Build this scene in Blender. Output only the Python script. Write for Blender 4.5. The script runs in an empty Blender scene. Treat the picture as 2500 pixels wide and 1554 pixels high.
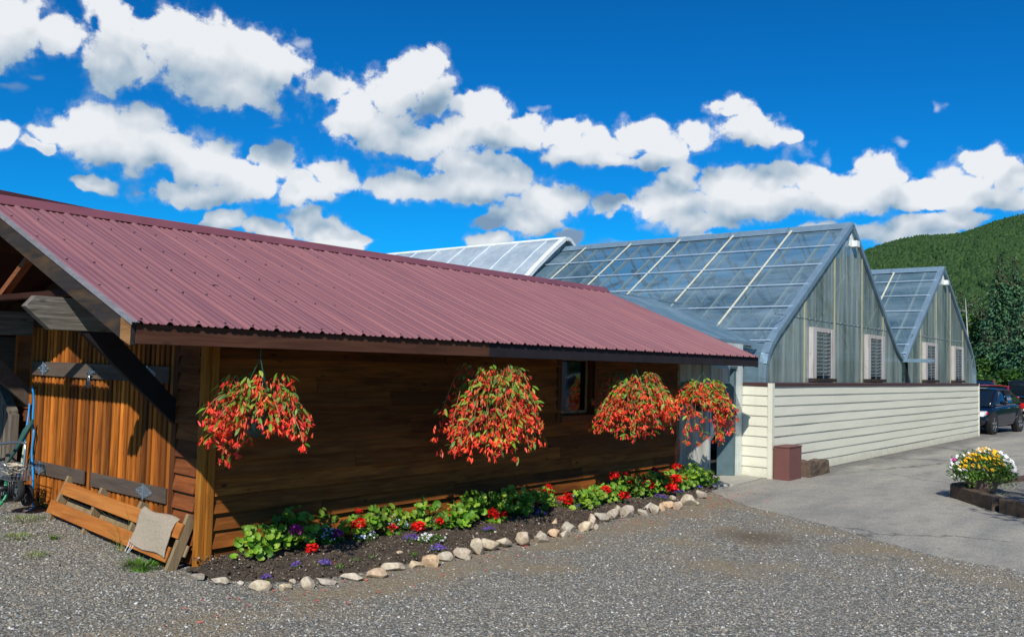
import bpy, math, random
import numpy as np
from mathutils import Vector, Matrix
rnd = random.Random(7)
rs = np.random.RandomState(11)
S = bpy.context.scene
COL = S.collection
PI = math.pi

# ------------------------------------------------------------------ camera
CAM = np.array([-4.184, -6.980, 1.85]); FPX = 2113.6
_yaw, _pit, _rol = 0.87493, 0.05395, -0.02575
_f = np.array([math.sin(_yaw)*math.cos(_pit), math.cos(_yaw)*math.cos(_pit), math.sin(_pit)])
_r = np.array([math.cos(_yaw), -math.sin(_yaw), 0.]); _u = np.cross(_r, _f)
CR = _r*math.cos(_rol)-_u*math.sin(_rol); CU = _u*math.cos(_rol)+_r*math.sin(_rol)
cd = bpy.data.cameras.new('camera'); cam = bpy.data.objects.new('camera', cd); COL.objects.link(cam)
cam.matrix_world = Matrix(((CR[0], CU[0], -_f[0], CAM[0]), (CR[1], CU[1], -_f[1], CAM[1]), (CR[2], CU[2], -_f[2], CAM[2]), (0, 0, 0, 1)))
cd.sensor_width = 36; cd.lens = FPX/2500*36; cd.clip_end = 9000; cd.clip_start = .05
S.camera = cam

def ray(px, py): return _f+CR*(px-1250)/FPX-CU*(py-777)/FPX
def at(px, py, ax, val):
    """point where the sight line of a photo pixel meets the plane axis=val (measuring the place from the photo)"""
    d = ray(px, py); return CAM+d*(val-CAM[ax])/d[ax]

# ------------------------------------------------------------------ light
SUN = np.array([-.648, -.392, .652]); SUN /= np.linalg.norm(SUN)
sd = bpy.data.lights.new('sun', 'SUN'); sd.energy = 4.9; sd.angle = math.radians(.53); sd.color = (1, .955, .88)
so = bpy.data.objects.new('sun', sd); COL.objects.link(so)
so.rotation_euler = Vector(-SUN).to_track_quat('-Z', 'Y').to_euler()
vs = S.view_settings
S.display_settings.display_device = 'sRGB'
vs.view_transform = 'Standard'; vs.look = 'None'; vs.exposure = 0.0; vs.gamma = 1; vs.use_curve_mapping = False

# ------------------------------------------------------------------ node helpers
def lin(c): return tuple(((x/255)/12.92 if x/255 <= .04045 else ((x/255+.055)/1.055)**2.4) for x in c)
class NT:
    def __init__(s, tree): s.t = tree; s.n = tree.nodes; s.l = tree.links
    def node(s, typ, **kw):
        n = s.n.new(typ)
        for k, v in kw.items(): setattr(n, k, v)
        return n
    def put(s, sock, v):
        if isinstance(v, bpy.types.NodeSocket): s.l.new(v, sock)
        elif v is not None:
            if isinstance(v, (tuple, list)) and len(v) == 3 and sock.type == 'RGBA': v = (*v, 1)
            sock.default_value = v
    def m(s, op, a, b=None, c=None, clamp=False):
        n = s.n.new('ShaderNodeMath'); n.operation = op; n.use_clamp = clamp
        s.put(n.inputs[0], a); s.put(n.inputs[1], b); s.put(n.inputs[2], c); return n.outputs[0]
    def v(s, op, a, b=None, c=None, out=0):
        n = s.n.new('ShaderNodeVectorMath'); n.operation = op
        s.put(n.inputs[0], a); s.put(n.inputs[1], b); s.put(n.inputs[2], c); return n.outputs['Value' if out else 'Vector']
    def noise(s, vec, scale, detail=4, rough=.5, dist=0, col=False):
        n = s.n.new('ShaderNodeTexNoise'); s.put(n.inputs['Vector'], vec); n.inputs['Scale'].default_value = scale
        n.inputs['Detail'].default_value = detail; n.inputs['Roughness'].default_value = rough; n.inputs['Distortion'].default_value = dist
        return n.outputs['Color' if col else 'Fac']
    def voro(s, vec, scale, out='Distance', feature='F1', rand=1):
        n = s.n.new('ShaderNodeTexVoronoi'); n.feature = feature; s.put(n.inputs['Vector'], vec); n.inputs['Scale'].default_value = scale
        n.inputs['Randomness'].default_value = rand
        return n.outputs[out]
    def ramp(s, fac, stops, interp='LINEAR'):
        n = s.n.new('ShaderNodeValToRGB'); n.color_ramp.interpolation = interp; s.put(n.inputs[0], fac)
        e = n.color_ramp.elements
        while len(e) < len(stops): e.new(.5)
        for i, (p, c) in enumerate(stops):
            e[i].position = p; e[i].color = (*c, 1) if isinstance(c, (tuple, list)) else (c, c, c, 1)
        return n.outputs[0]
    def mix(s, fac, a, b, typ='MIX'):
        n = s.n.new('ShaderNodeMix'); n.data_type = 'RGBA'; n.blend_type = typ; n.clamp_factor = True
        s.put(n.inputs[0], fac); s.put(n.inputs[6], a); s.put(n.inputs[7], b); return n.outputs[2]
    def maprange(s, v, a, b, c=0, d=1, smooth=False):
        n = s.n.new('ShaderNodeMapRange'); n.interpolation_type = 'SMOOTHSTEP' if smooth else 'LINEAR'; n.clamp = True
        s.put(n.inputs[0], v); s.put(n.inputs[1], a); s.put(n.inputs[2], b); s.put(n.inputs[3], c); s.put(n.inputs[4], d); return n.outputs[0]
    def mapping(s, vec, scale=(1, 1, 1), loc=(0, 0, 0), rot=(0, 0, 0)):
        n = s.n.new('ShaderNodeMapping'); s.put(n.inputs[0], vec); n.inputs[1].default_value = loc; n.inputs[2].default_value = rot; n.inputs[3].default_value = scale
        return n.outputs[0]
    def bump(s, h, strength=.3, dist=.01, normal=None):
        n = s.n.new('ShaderNodeBump'); s.put(n.inputs['Height'], h); n.inputs['Strength'].default_value = strength; n.inputs['Distance'].default_value = dist
        if normal: s.put(n.inputs['Normal'], normal)
        return n.outputs[0]
MATS = {}
def new_mat(name):
    m = bpy.data.materials.new(name); m.use_nodes = True; m.node_tree.nodes.clear(); t = NT(m.node_tree)
    out = t.node('ShaderNodeOutputMaterial'); p = t.node('ShaderNodeBsdfPrincipled'); t.l.new(p.outputs[0], out.inputs[0])
    t.obj = t.node('ShaderNodeTexCoord').outputs['Object']; t.geo = t.node('ShaderNodeNewGeometry')
    t.pos = t.geo.outputs['Position']; t.isl = t.geo.outputs['Random Per Island']
    t.p = p; t.out = out; MATS[name] = m
    return m, t
def simple(name, c, rough=.6, metal=0, var=.15, scale=6, spec=.5, bump=.0, bscale=60):
    m, t = new_mat(name)
    n = t.noise(t.pos, scale, 5, .6)
    k = t.maprange(n, .3, .7, 1-var, 1+var)
    col = t.v('SCALE', c, None); t.n[-1].inputs[3].default_value = 1
    sc = t.n[-1]; t.put(sc.inputs[3], k)
    t.put(t.p.inputs['Base Color'], col); t.p.inputs['Roughness'].default_value = rough; t.p.inputs['Metallic'].default_value = metal
    t.p.inputs['Specular IOR Level'].default_value = spec
    if bump: t.put(t.p.inputs['Normal'], t.bump(t.noise(t.pos, bscale, 6, .6), bump, .01))
    return m
def wood(name, ca, cb, cc, axis, rough=.75, grain=28, bump=.35, islvar=.35, hue=None, dark=(0.01, .005, .003), knots=.5):
    """boards: grain stretched along the axis, every board (island) with its own tone"""
    m, t = new_mat(name)
    sc = [grain]*3; sc[axis] = grain*.06
    off = t.node('ShaderNodeCombineXYZ')
    for i in range(3): t.put(off.inputs[i], t.m('MULTIPLY', t.isl, (37, 91, 53)[i]))
    vec = t.v('ADD', t.mapping(t.obj, tuple(sc)), off.outputs[0])
    g = t.noise(vec, 1, 6, .65, 1.2)
    g2 = t.noise(vec, 4, 4, .6, .5)
    sc2 = [6]*3; sc2[axis] = 1.2
    blot = t.noise(t.v('ADD', t.mapping(t.obj, tuple(sc2)), off.outputs[0]), 1, 5, .6, .3)
    col = t.ramp(g, [(.3, ca), (.5, cb), (.72, cc)])
    col = t.mix(t.maprange(t.isl, 0, 1, 0, islvar), col, ca if hue is None else hue)
    col = t.mix(t.maprange(blot, .5, .72, 0, .55), col, dark)
    sk = [5]*3; sk[axis] = 2.2
    kn = t.voro(t.v('ADD', t.mapping(t.obj, tuple(sk)), off.outputs[0]), 1.3)
    col = t.mix(t.maprange(kn, .05, .13, knots, 0), col, dark)
    k = t.node('ShaderNodeVectorMath'); k.operation = 'SCALE'; t.put(k.inputs[0], col)
    isl2 = t.m('FRACT', t.m('MULTIPLY', t.isl, 7.31))
    t.put(k.inputs[3], t.maprange(isl2, 0, 1, .62, 1.25))
    t.put(t.p.inputs['Base Color'], k.outputs[0]); t.p.inputs['Roughness'].default_value = rough
    t.p.inputs['Specular IOR Level'].default_value = .25
    t.put(t.p.inputs['Normal'], t.bump(t.m('ADD', g, t.m('MULTIPLY', g2, .5)), bump, .006))
    return m
def leafy(name, cols, trans=.35, rough=.5, spec=.4):
    """leaves or petals: colour by island, some light through"""
    m, t = new_mat(name)
    st = [(i/max(1, len(cols)-1), c) for i, c in enumerate(cols)]
    col = t.ramp(t.isl, st)
    k = t.maprange(t.noise(t.pos, 3, 3), .35, .65, .7, 1.25)
    v = t.node('ShaderNodeVectorMath'); v.operation = 'SCALE'; t.put(v.inputs[0], col); t.put(v.inputs[3], k); col = v.outputs[0]
    t.put(t.p.inputs['Base Color'], col); t.p.inputs['Roughness'].default_value = rough; t.p.inputs['Specular IOR Level'].default_value = spec
    tr = t.node('ShaderNodeBsdfTranslucent'); t.put(tr.inputs[0], col)
    mx = t.node('ShaderNodeMixShader'); mx.inputs[0].default_value = trans
    t.l.new(t.p.outputs[0], mx.inputs[1]); t.l.new(tr.outputs[0], mx.inputs[2]); t.l.new(mx.outputs[0], t.out.inputs[0])
    return m

# ------------------------------------------------------------------ world: sky with fair-weather clouds placed by direction
CL = '''30,60,95,105 140,75,75,58 -20,140,50,70 280,45,72,75 300,125,95,90 430,95,120,80 500,125,130,95 625,115,75,58 665,160,95,70
560,215,165,66 800,212,56,42 245,180,45,55 250,300,90,62 345,305,85,62 175,330,85,45 300,365,170,62 95,358,50,18 415,370,70,45 -14,322,62,40
500,400,115,66 645,378,20,26 600,440,85,55 480,475,135,32 690,400,52,56 725,455,55,42 222,452,66,22 810,428,75,42
765,470,58,28 1030,150,54,38 1015,190,72,58 950,232,80,58 868,262,58,58 925,310,125,56 1000,342,170,48 1065,235,55,60
1185,272,78,48 1205,325,150,45 1285,310,60,42 1375,330,78,42 1400,375,80,36 1470,350,60,38 1560,338,68,48 1500,392,60,22
1620,365,70,40 1700,330,58,40 1800,255,62,32 1830,300,66,42 1850,335,85,32 1925,338,38,22 1580,395,50,22 1150,405,130,40 1000,452,135,42
1150,455,170,48 1240,425,60,42 1335,482,85,42 1290,515,100,32 1400,490,50,28 1200,540,55,22 1485,500,48,22 1530,490,28,14
560,540,58,30 640,560,70,28 525,558,45,22 750,540,56,42 800,565,70,36 865,582,55,20 1300,552,72,32 1385,575,45,22 1195,585,60,25
1660,430,66,45 1640,495,90,52 1770,455,100,52 1885,440,85,48 1850,495,160,38 1700,542,120,32 1985,442,66,46 2045,475,88,56 2150,425,66,46
2125,475,100,48 2245,465,90,36 2400,400,66,46 2475,425,56,58 2350,455,90,46 2450,475,80,36 2280,495,140,26  2050,560,115,28
2200,560,130,36 2330,535,90,26 820,600,80,13 1700,575,60,16'''
WISP = '88,180,30,16 490,335,26,34 575,368,34,36 640,376,26,30 1300,258,26,14 2025,385,30,28 2300,248,28,16 2210,340,30,16 740,105,30,22 1600,560,70,26 1450,500,60,26 1480,600,80,20 1950,360,50,40 660,305,22,14 30,215,40,20'
def field_group(name, amin, src=None, k=.16):
    g = bpy.data.node_groups.new(name, 'ShaderNodeTree')
    g.interface.new_socket('P', in_out='INPUT', socket_type='NodeSocketVector'); g.interface.new_socket('F', in_out='OUTPUT', socket_type='NodeSocketFloat')
    q = NT(g); gi = q.node('NodeGroupInput'); go = q.node('NodeGroupOutput')
    p = gi.outputs[0]
    w1 = q.v('MULTIPLY', q.v('SUBTRACT', q.noise(p, .5, 2, .5, col=True), (.5, .5, .5)), (3.0, 1.8, 0))
    pw = q.v('ADD', p, w1)
    F = None
    for tok in (src or CL).split():
        x, y, a, b = map(float, tok.split(','))
        if a < amin: continue
        def ae(x, y):
            d = ray(x, y); return math.degrees(math.atan2(d[0], d[1])), math.degrees(math.asin(d[2]/np.linalg.norm(d)))
        c0 = ae(x, y); ra = abs(ae(x+a, y)[0]-ae(x-a, y)[0])/2; rb = abs(ae(x, y+b)[1]-ae(x, y-b)[1])/2
        L = q.v('LENGTH', q.v('MULTIPLY_ADD', pw, (1/ra, 1/rb, 0), (-c0[0]/ra, -c0[1]/rb, 0)), out=1)
        if F is None: F = L
        else: F = q.m('SMOOTH_MIN', F, L, k)
    q.put(go.inputs[0], F)
    return g
def build_world():
    w = bpy.data.worlds.new('World'); S.world = w; w.use_nodes = True; w.node_tree.nodes.clear()
    w.cycles.sampling_method = 'MANUAL'; w.cycles.sample_map_resolution = 512
    t = NT(w.node_tree)
    sky = t.node('ShaderNodeTexSky', sky_type='NISHITA', sun_disc=False, sun_elevation=math.radians(40.7),
                 sun_rotation=math.atan2(SUN[0], SUN[1]), altitude=200, air_density=1.0, dust_density=.15, ozone_density=2.0)
    d = t.node('ShaderNodeTexCoord').outputs['Generated']
    xyz = t.node('ShaderNodeSeparateXYZ'); t.put(xyz.inputs[0], d)
    az = t.m('MULTIPLY', t.m('ARCTAN2', xyz.outputs[0], xyz.outputs[1]), 57.2958)
    el = t.m('MULTIPLY', t.m('ARCSINE', xyz.outputs[2]), 57.2958)
    cb = t.node('ShaderNodeCombineXYZ'); t.put(cb.inputs[0], az); t.put(cb.inputs[1], el)
    P = cb.outputs[0]
    # groups: blob field at a point (all puffs; the large ones only, for the shading)
    g = field_group('cloud_field', 0); gb = field_group('cloud_body', 58, None, .7); gw_ = field_group('cloud_wisps', 0, WISP)
    def field(pt, g=g):
        n = t.node('ShaderNodeGroup'); n.node_tree = g; t.put(n.inputs[0], pt); return n.outputs[0]
    def detail(pt):
        a = t.noise(pt, .75, 8, .62, .15)
        v1 = t.voro(t.v('ADD', pt, t.v('MULTIPLY', t.v('SUBTRACT', t.noise(pt, 1.3, 2, .6, col=True), (.5, .5, .5)), (1.1, 1.1, 0))), .8)
        return t.m('ADD', t.m('MULTIPLY', t.m('SUBTRACT', a, .5), 1.35), t.m('MULTIPLY', t.m('SUBTRACT', .45, v1), .2))
    F0 = field(P); B0 = field(P, gb); B1 = field(t.v('ADD', P, (-.7, 2.3, 0)), gb)
    n0 = detail(P); n1 = detail(t.v('ADD', P, (-.2, .38, 0)))
    D = t.m('ADD', t.m('SUBTRACT', 1.06, F0), n0); DW = t.m('ADD', t.m('SUBTRACT', .95, field(P, gw_)), t.m('MULTIPLY', n0, 1.5))
    # clouds over the rest of the sky (outside the photographed sector)
    up = t.m('MAXIMUM', xyz.outputs[2], .03)
    pr = t.node('ShaderNodeCombineXYZ'); t.put(pr.inputs[0], t.m('DIVIDE', xyz.outputs[0], up)); t.put(pr.inputs[1], t.m('DIVIDE', xyz.outputs[1], up))
    ns = t.noise(pr.outputs[0], .55, 5, .55)
    inside = t.m('MULTIPLY', t.maprange(az, 8, 14), t.maprange(az, 96, 88))
    inside = t.m('MULTIPLY', inside, t.maprange(el, 32, 26))
    Do = t.m('SUBTRACT', t.m('MULTIPLY', t.m('SUBTRACT', ns, .60), 3), t.m('MULTIPLY', inside, 6))
    Dm = t.m('MAXIMUM', D, Do)
    soft = .30
    alpha = t.m('MAXIMUM', t.maprange(Dm, .0, soft, 0, 1, True), t.maprange(t.m('ADD', Dm, t.m('MULTIPLY', n1, .8)), -.2, .45, 0, .4, True)); alpha = t.m('MAXIMUM', alpha, t.maprange(DW, 0, 1.0, 0, .5, True))
    big = t.m('SUBTRACT', B1, B0)
    small = t.m('SUBTRACT', n0, n1)
    core = t.maprange(D, .1, 1.0, 0, 1)
    sh = t.m('ADD', t.m('ADD', .52, t.m('MULTIPLY', big, .6)), t.m('MULTIPLY', small, .3))
    sh = t.m('SUBTRACT', sh, t.m('MULTIPLY', core, .12), clamp=True)
    ccol = t.ramp(sh, [(0., lin((128, 156, 184))), (.25, lin((166, 188, 206))), (.5, lin((204, 214, 224))), (.9, lin((242, 245, 248)))])
    # the deep, clean blue of this photograph
    gm = t.node('ShaderNodeGamma'); gm.inputs[1].default_value = 1.2; t.put(gm.inputs[0], t.v('MULTIPLY', sky.outputs[0], (.095, .095, .095)))
    bl = t.v('MULTIPLY', gm.outputs[0], (.03, .76, 1.36))
    bg = t.node('ShaderNodeBackground'); t.put(bg.inputs[0], bl); bg.inputs[1].default_value = 1.0
    cg = t.node('ShaderNodeBackground'); t.put(cg.inputs[0], ccol); cg.inputs[1].default_value = .97
    mx = t.node('ShaderNodeMixShader'); t.put(mx.inputs[0], t.m('MULTIPLY', alpha, .97)); t.l.new(bg.outputs[0], mx.inputs[1]); t.l.new(cg.outputs[0], mx.inputs[2])
    o = t.node('ShaderNodeOutputWorld'); t.l.new(mx.outputs[0], o.inputs[0])
build_world()
S.cycles.transparent_max_bounces = 24; S.cycles.max_bounces = 8; S.cycles.caustics_reflective = False; S.cycles.caustics_refractive = False

# ------------------------------------------------------------------ mesh helpers
def tag(o, label=None, cat=None, group=None, kind=None):
    if label: o['label'] = label
    if cat: o['category'] = cat
    if group: o['group'] = group
    if kind: o['kind'] = kind
    return o
def thing(name, label, cat, loc=(0, 0, 0), group=None):
    o = bpy.data.objects.new(name, None); COL.objects.link(o); o.location = loc; o.empty_display_size = .2
    return tag(o, label, cat, group)
def link(name, me, mat, parent, smooth):
    if mat: me.materials.append(MATS[mat] if isinstance(mat, str) else mat)
    if smooth: me.polygons.foreach_set('use_smooth', [True]*len(me.polygons))
    o = bpy.data.objects.new(name, me); COL.objects.link(o)
    if parent:
        o.parent = parent; o.matrix_parent_inverse = Matrix.Translation(-parent.location)
    return o
def np_mesh(name, V, Fc, mat, parent=None, smooth=False, mat2=None, mi=None):
    """vertices and equal-sided faces straight from arrays"""
    me = bpy.data.meshes.new(name); V = np.asarray(V, np.float32); Fc = np.asarray(Fc, np.int32); k = Fc.shape[1]
    me.vertices.add(len(V)); me.vertices.foreach_set('co', V.ravel())
    me.loops.add(Fc.size); me.loops.foreach_set('vertex_index', Fc.ravel())
    me.polygons.add(len(Fc)); me.polygons.foreach_set('loop_start', np.arange(0, Fc.size, k, dtype=np.int32))
    me.update(calc_edges=True); me.validate(); o = link(name, me, mat, parent, smooth)
    if mat2: me.materials.append(MATS[mat2]); me.polygons.foreach_set('material_index', np.asarray(mi, np.int32))
    return o
def rot_eul(a, b, c):
    """N rotation matrices Rz(c) Ry(b) Rx(a)"""
    ca, sa, cb, sb, cc, sc = np.cos(a), np.sin(a), np.cos(b), np.sin(b), np.cos(c), np.sin(c); o = np.zeros_like(ca); i = o+1
    X = np.stack([i, o, o, o, ca, -sa, o, sa, ca], -1).reshape(-1, 3, 3)
    Y = np.stack([cb, o, sb, o, i, o, -sb, o, cb], -1).reshape(-1, 3, 3)
    Z = np.stack([cc, -sc, o, sc, cc, o, o, o, i], -1).reshape(-1, 3, 3)
    return Z@Y@X
def scat(bv, bf, R, sc, loc):
    bv = np.asarray(bv, float); bf = np.asarray(bf); n = len(loc)
    sc = np.asarray(sc, float)
    if sc.ndim == 1: sc = sc[:, None]
    V = np.einsum('nij,nkj->nki', R, bv[None]*sc[:, None, :])+np.asarray(loc)[:, None, :]
    Fc = bf[None]+(np.arange(n)*len(bv))[:, None, None]
    return V.reshape(-1, 3), Fc.reshape(-1, bf.shape[1])
def cat(parts):
    V, Fc, o = [], [], 0
    for v, f in parts: V.append(v); Fc.append(f+o); o += len(v)
    return np.concatenate(V), np.concatenate(Fc)
class MB:
    def __init__(s): s.v = []; s.f = []
    def add(s, v, f):
        o = len(s.v); s.v += [tuple(map(float, p)) for p in v]; s.f += [tuple(i+o for i in q) for q in f]; return s
    def box(s, x0, x1, y0, y1, z0, z1):
        return s.add([(x0, y0, z0), (x1, y0, z0), (x1, y1, z0), (x0, y1, z0), (x0, y0, z1), (x1, y0, z1), (x1, y1, z1), (x0, y1, z1)],
                     [(0, 3, 2, 1), (4, 5, 6, 7), (0, 1, 5, 4), (1, 2, 6, 5), (2, 3, 7, 6), (3, 0, 4, 7)])
    def obox(s, c, a, b, d):
        """box about centre c with half-vectors a, b, d"""
        c, a, b, d = map(np.array, (c, a, b, d))
        return s.add([c-a-b-d, c+a-b-d, c+a+b-d, c-a+b-d, c-a-b+d, c+a-b+d, c+a+b+d, c-a+b+d],
                     [(0, 3, 2, 1), (4, 5, 6, 7), (0, 1, 5, 4), (1, 2, 6, 5), (2, 3, 7, 6), (3, 0, 4, 7)])
    def beam(s, p, q, w, h, up=(0, 0, 1)):
        p, q = np.array(p, float), np.array(q, float); d = q-p; up = np.array(up, float)
        side = np.cross(d, up); side /= np.linalg.norm(side); u = np.cross(side, d); u /= np.linalg.norm(u)
        return s.obox((p+q)/2, d/2, side*w/2, u*h/2)
    def prism(s, poly, ext):
        n = len(poly); P = [np.array(p, float) for p in poly]; e = np.array(ext, float)
        return s.add(P+[p+e for p in P], [tuple(range(n))[::-1], tuple(range(n, 2*n))]+[(i, (i+1) % n, n+(i+1) % n, n+i) for i in range(n)])
    def tube(s, pts, r, n=8, cap=True):
        pts = [np.array(p, float) for p in pts]; k = len(pts); rr = r if hasattr(r, '__len__') else [r]*k
        V = []; prev = None
        for i, p in enumerate(pts):
            d = pts[min(i+1, k-1)]-pts[max(i-1, 0)]; d /= np.linalg.norm(d)+1e-9
            if prev is None: prev = np.cross(d, (0, 0, 1) if abs(d[2]) < .9 else (1, 0, 0))
            a = prev-d*np.dot(prev, d); a /= np.linalg.norm(a)+1e-9; prev = a; b = np.cross(d, a)
            for j in range(n):
                t = 2*PI*j/n; V.append(p+rr[i]*(a*math.cos(t)+b*math.sin(t)))
        Fc = [(i*n+j, i*n+(j+1) % n, (i+1)*n+(j+1) % n, (i+1)*n+j) for i in range(k-1) for j in range(n)]
        if cap: Fc += [tuple(range(n))[::-1], tuple(range((k-1)*n, k*n))]
        return s.add(V, Fc)
    def lathe(s, c, prof, n=24):
        V = [(c[0]+r*math.cos(2*PI*j/n), c[1]+r*math.sin(2*PI*j/n), c[2]+z) for r, z in prof for j in range(n)]
        return s.add(V, [(i*n+j, i*n+(j+1) % n, (i+1)*n+(j+1) % n, (i+1)*n+j) for i in range(len(prof)-1) for j in range(n)])
    def build(s, name, mat, parent=None, smooth=False, bevel=0):
        me = bpy.data.meshes.new(name); me.from_pydata(s.v, [], s.f); me.update()
        o = link(name, me, mat, parent, smooth)
        if bevel:
            b = o.modifiers.new('bevel', 'BEVEL'); b.width = bevel; b.segments = 2; b.limit_method = 'ANGLE'
        return o
def add_to(o, mb, mat):
    """add surface detail (screws, marks) in a second material to an existing part"""
    me = o.data; v0 = [tuple(v.co) for v in me.vertices]; f0 = [tuple(p.vertices) for p in me.polygons]; n = len(v0); k = len(f0)
    mi = [p.material_index for p in me.polygons]
    me.clear_geometry(); me.from_pydata(v0+mb.v, [], f0+[tuple(i+n for i in f) for f in mb.f]); me.materials.append(MATS[mat])
    me.polygons.foreach_set('material_index', mi+[len(me.materials)-1]*len(mb.f)); me.update()
def ico(sub=2):
    t = (1+5**.5)/2; v = [(-1, t, 0), (1, t, 0), (-1, -t, 0), (1, -t, 0), (0, -1, t), (0, 1, t), (0, -1, -t), (0, 1, -t), (t, 0, -1), (t, 0, 1), (-t, 0, -1), (-t, 0, 1)]
    f = [(0, 11, 5), (0, 5, 1), (0, 1, 7), (0, 7, 10), (0, 10, 11), (1, 5, 9), (5, 11, 4), (11, 10, 2), (10, 7, 6), (7, 1, 8), (3, 9, 4), (3, 4, 2), (3, 2, 6), (3, 6, 8), (3, 8, 9), (4, 9, 5), (2, 4, 11), (6, 2, 10), (8, 6, 7), (9, 8, 1)]
    v = [np.array(p)/np.linalg.norm(p) for p in v]
    for _ in range(sub):
        mid = {}; nf = []
        def m(a, b):
            k = (min(a, b), max(a, b))
            if k not in mid: p = v[a]+v[b]; v.append(p/np.linalg.norm(p)); mid[k] = len(v)-1
            return mid[k]
        for a, b, c in f: x, y, z = m(a, b), m(b, c), m(c, a); nf += [(a, x, z), (b, y, x), (c, z, y), (x, y, z)]
        f = nf
    return np.array(v), np.array(f)
ICO1, ICO2, ICO3 = ico(1), ico(2), ico(3)
def smoothstep(a, b, x): t = np.clip((x-a)/(b-a), 0, 1); return t*t*(3-2*t)
def ground_z(x, y):
    """the gravel rises a little towards the double door"""
    return .14*smoothstep(-.2, 2.8, y)*smoothstep(3.5, 1.0, x)

# ------------------------------------------------------------------ materials
OR = lin
wood('siding_x', lin((104, 56, 14)), lin((146, 84, 28)), lin((178, 108, 44)), 0, islvar=.55, hue=lin((78, 46, 20)), bump=.8, grain=20, knots=.8)
wood('siding_y', lin((104, 54, 24)), lin((138, 76, 36)), lin((162, 92, 46)), 1, islvar=.45, hue=lin((84, 48, 28)), bump=.4)
wood('post_wood', lin((150, 86, 24)), lin((186, 118, 38)), lin((206, 140, 58)), 2, islvar=.2, grain=22, knots=.9)
wood('door_wood', lin((160, 86, 22)), lin((204, 118, 38)), lin((226, 146, 62)), 2, islvar=.85, hue=lin((104, 58, 24)), grain=20, bump=.5)
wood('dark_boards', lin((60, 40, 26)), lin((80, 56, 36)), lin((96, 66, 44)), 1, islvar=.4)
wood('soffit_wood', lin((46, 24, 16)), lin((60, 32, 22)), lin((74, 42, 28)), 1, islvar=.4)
wood('strut_wood', lin((130, 78, 50)), lin((150, 92, 58)), lin((166, 106, 70)), 1, islvar=.3)
wood('painted_grey', lin((88, 76, 66)), lin((106, 92, 80)), lin((118, 104, 90)), 1, grain=14, islvar=.1, bump=.25, dark=lin((66, 58, 58)), knots=.1)
wood('rake_grey', lin((46, 41, 38)), lin((60, 54, 51)), lin((74, 67, 62)), 1, grain=14, islvar=.1, bump=.4, dark=lin((120, 90, 50)), knots=.15)
wood('weathered', lin((96, 88, 78)), lin((134, 126, 114)), lin((168, 160, 144)), 0, grain=30, islvar=.1, bump=.9, dark=lin((50, 36, 28)), knots=.6)
wood('weathered_z', lin((100, 92, 80)), lin((134, 124, 110)), lin((160, 150, 132)), 2, grain=26, islvar=.3, bump=.8, dark=lin((56, 46, 38)), knots=.4)
wood('fascia_brown', lin((74, 44, 30)), lin((96, 60, 42)), lin((112, 74, 54)), 0, grain=16, islvar=.1, dark=lin((50, 30, 24)))
wood('fascia_end', lin((130, 88, 50)), lin((166, 122, 76)), lin((180, 140, 92)), 1, islvar=.1)
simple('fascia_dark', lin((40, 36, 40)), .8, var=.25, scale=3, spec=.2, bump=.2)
wood('pallet_slat', lin((172, 100, 40)), lin((194, 120, 54)), lin((208, 138, 70)), 1, grain=14, islvar=.1, bump=.2, dark=lin((130, 74, 34)), knots=.2)
wood('pallet_stringer', lin((138, 116, 84)), lin((164, 142, 108)), lin((184, 162, 128)), 2, grain=20, islvar=.4, bump=.7, dark=lin((90, 74, 54)))
wood('frame_tan', lin((150, 122, 78)), lin((178, 150, 104)), lin((196, 168, 122)), 2, islvar=.1)
wood('trim_brown', lin((84, 44, 18)), lin((106, 60, 26)), lin((124, 74, 36)), 2, islvar=.2)
wood('louvre_frame', lin((190, 184, 178)), lin((214, 208, 202)), lin((226, 222, 216)), 2, grain=12, islvar=.1, dark=lin((168, 118, 70)), bump=.3)
wood('timber_tie', lin((74, 60, 50)), lin((104, 88, 74)), lin((128, 110, 92)), 0, grain=18, islvar=.3, bump=1.0, dark=lin((44, 36, 32)))
simple('galvanised', lin((172, 182, 190)), .35, .85, .1, 20)
simple('drip_metal', lin((150, 146, 146)), .5, .3, .25, 12)
simple('dark_metal', lin((40, 40, 44)), .45, .6)
simple('cap_brown', lin((74, 48, 46)), .5, 0, .15)
simple('brace_shaded', lin((40, 34, 34)), .8, var=.2, spec=.2)  # shade under the roof overhang put into the near brace's colour
simple('screw_dark', lin((40, 30, 34)), .6)
simple('glass_dark', lin((6, 8, 9)), .04, spec=.9, var=0)
simple('interior_dark', (.012, .012, .012), .9)
simple('bin_brown', lin((112, 72, 66)), .55, 0, .1, 4, bump=.1, bscale=20)
simple('black_plastic', (.012, .012, .013), .45)
simple('tyre', (.015, .015, .015), .85, bump=.3)
simple('hose_blue', lin((30, 150, 220)), .4, var=.05)
simple('hose_green', lin((20, 140, 90)), .4, var=.1)
simple('hose_pale', lin((180, 196, 150)), .5, var=.1)
simple('canvas_green', lin((24, 74, 70)), .7, var=.2)
simple('rope', lin((196, 184, 160)), .9, var=.3, scale=40)
simple('white_paint', lin((214, 220, 222)), .5, var=.05)
simple('tub_red', lin((120, 30, 46)), .5)
simple('pot_green', lin((10, 58, 54)), .4, var=.2)
simple('wire_green', lin((20, 80, 60)), .5)
simple('copper', lin((190, 110, 80)), .35, .9)
simple('concrete', lin((168, 164, 150)), .9, var=.15, scale=5, bump=.3)
simple('terracotta', lin((118, 96, 84)), .65, var=.2, scale=8, bump=.3, bscale=30)
simple('car_blue', lin((14, 26, 46)), .12, .35, 0, spec=.8)
simple('car_red', lin((176, 16, 34)), .2, 0, .0, spec=.7)
simple('car_grey', lin((34, 36, 38)), .15, .3, .0, spec=.7)
simple('car_glass', (.008, .012, .014), .03, spec=1, var=0)
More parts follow.
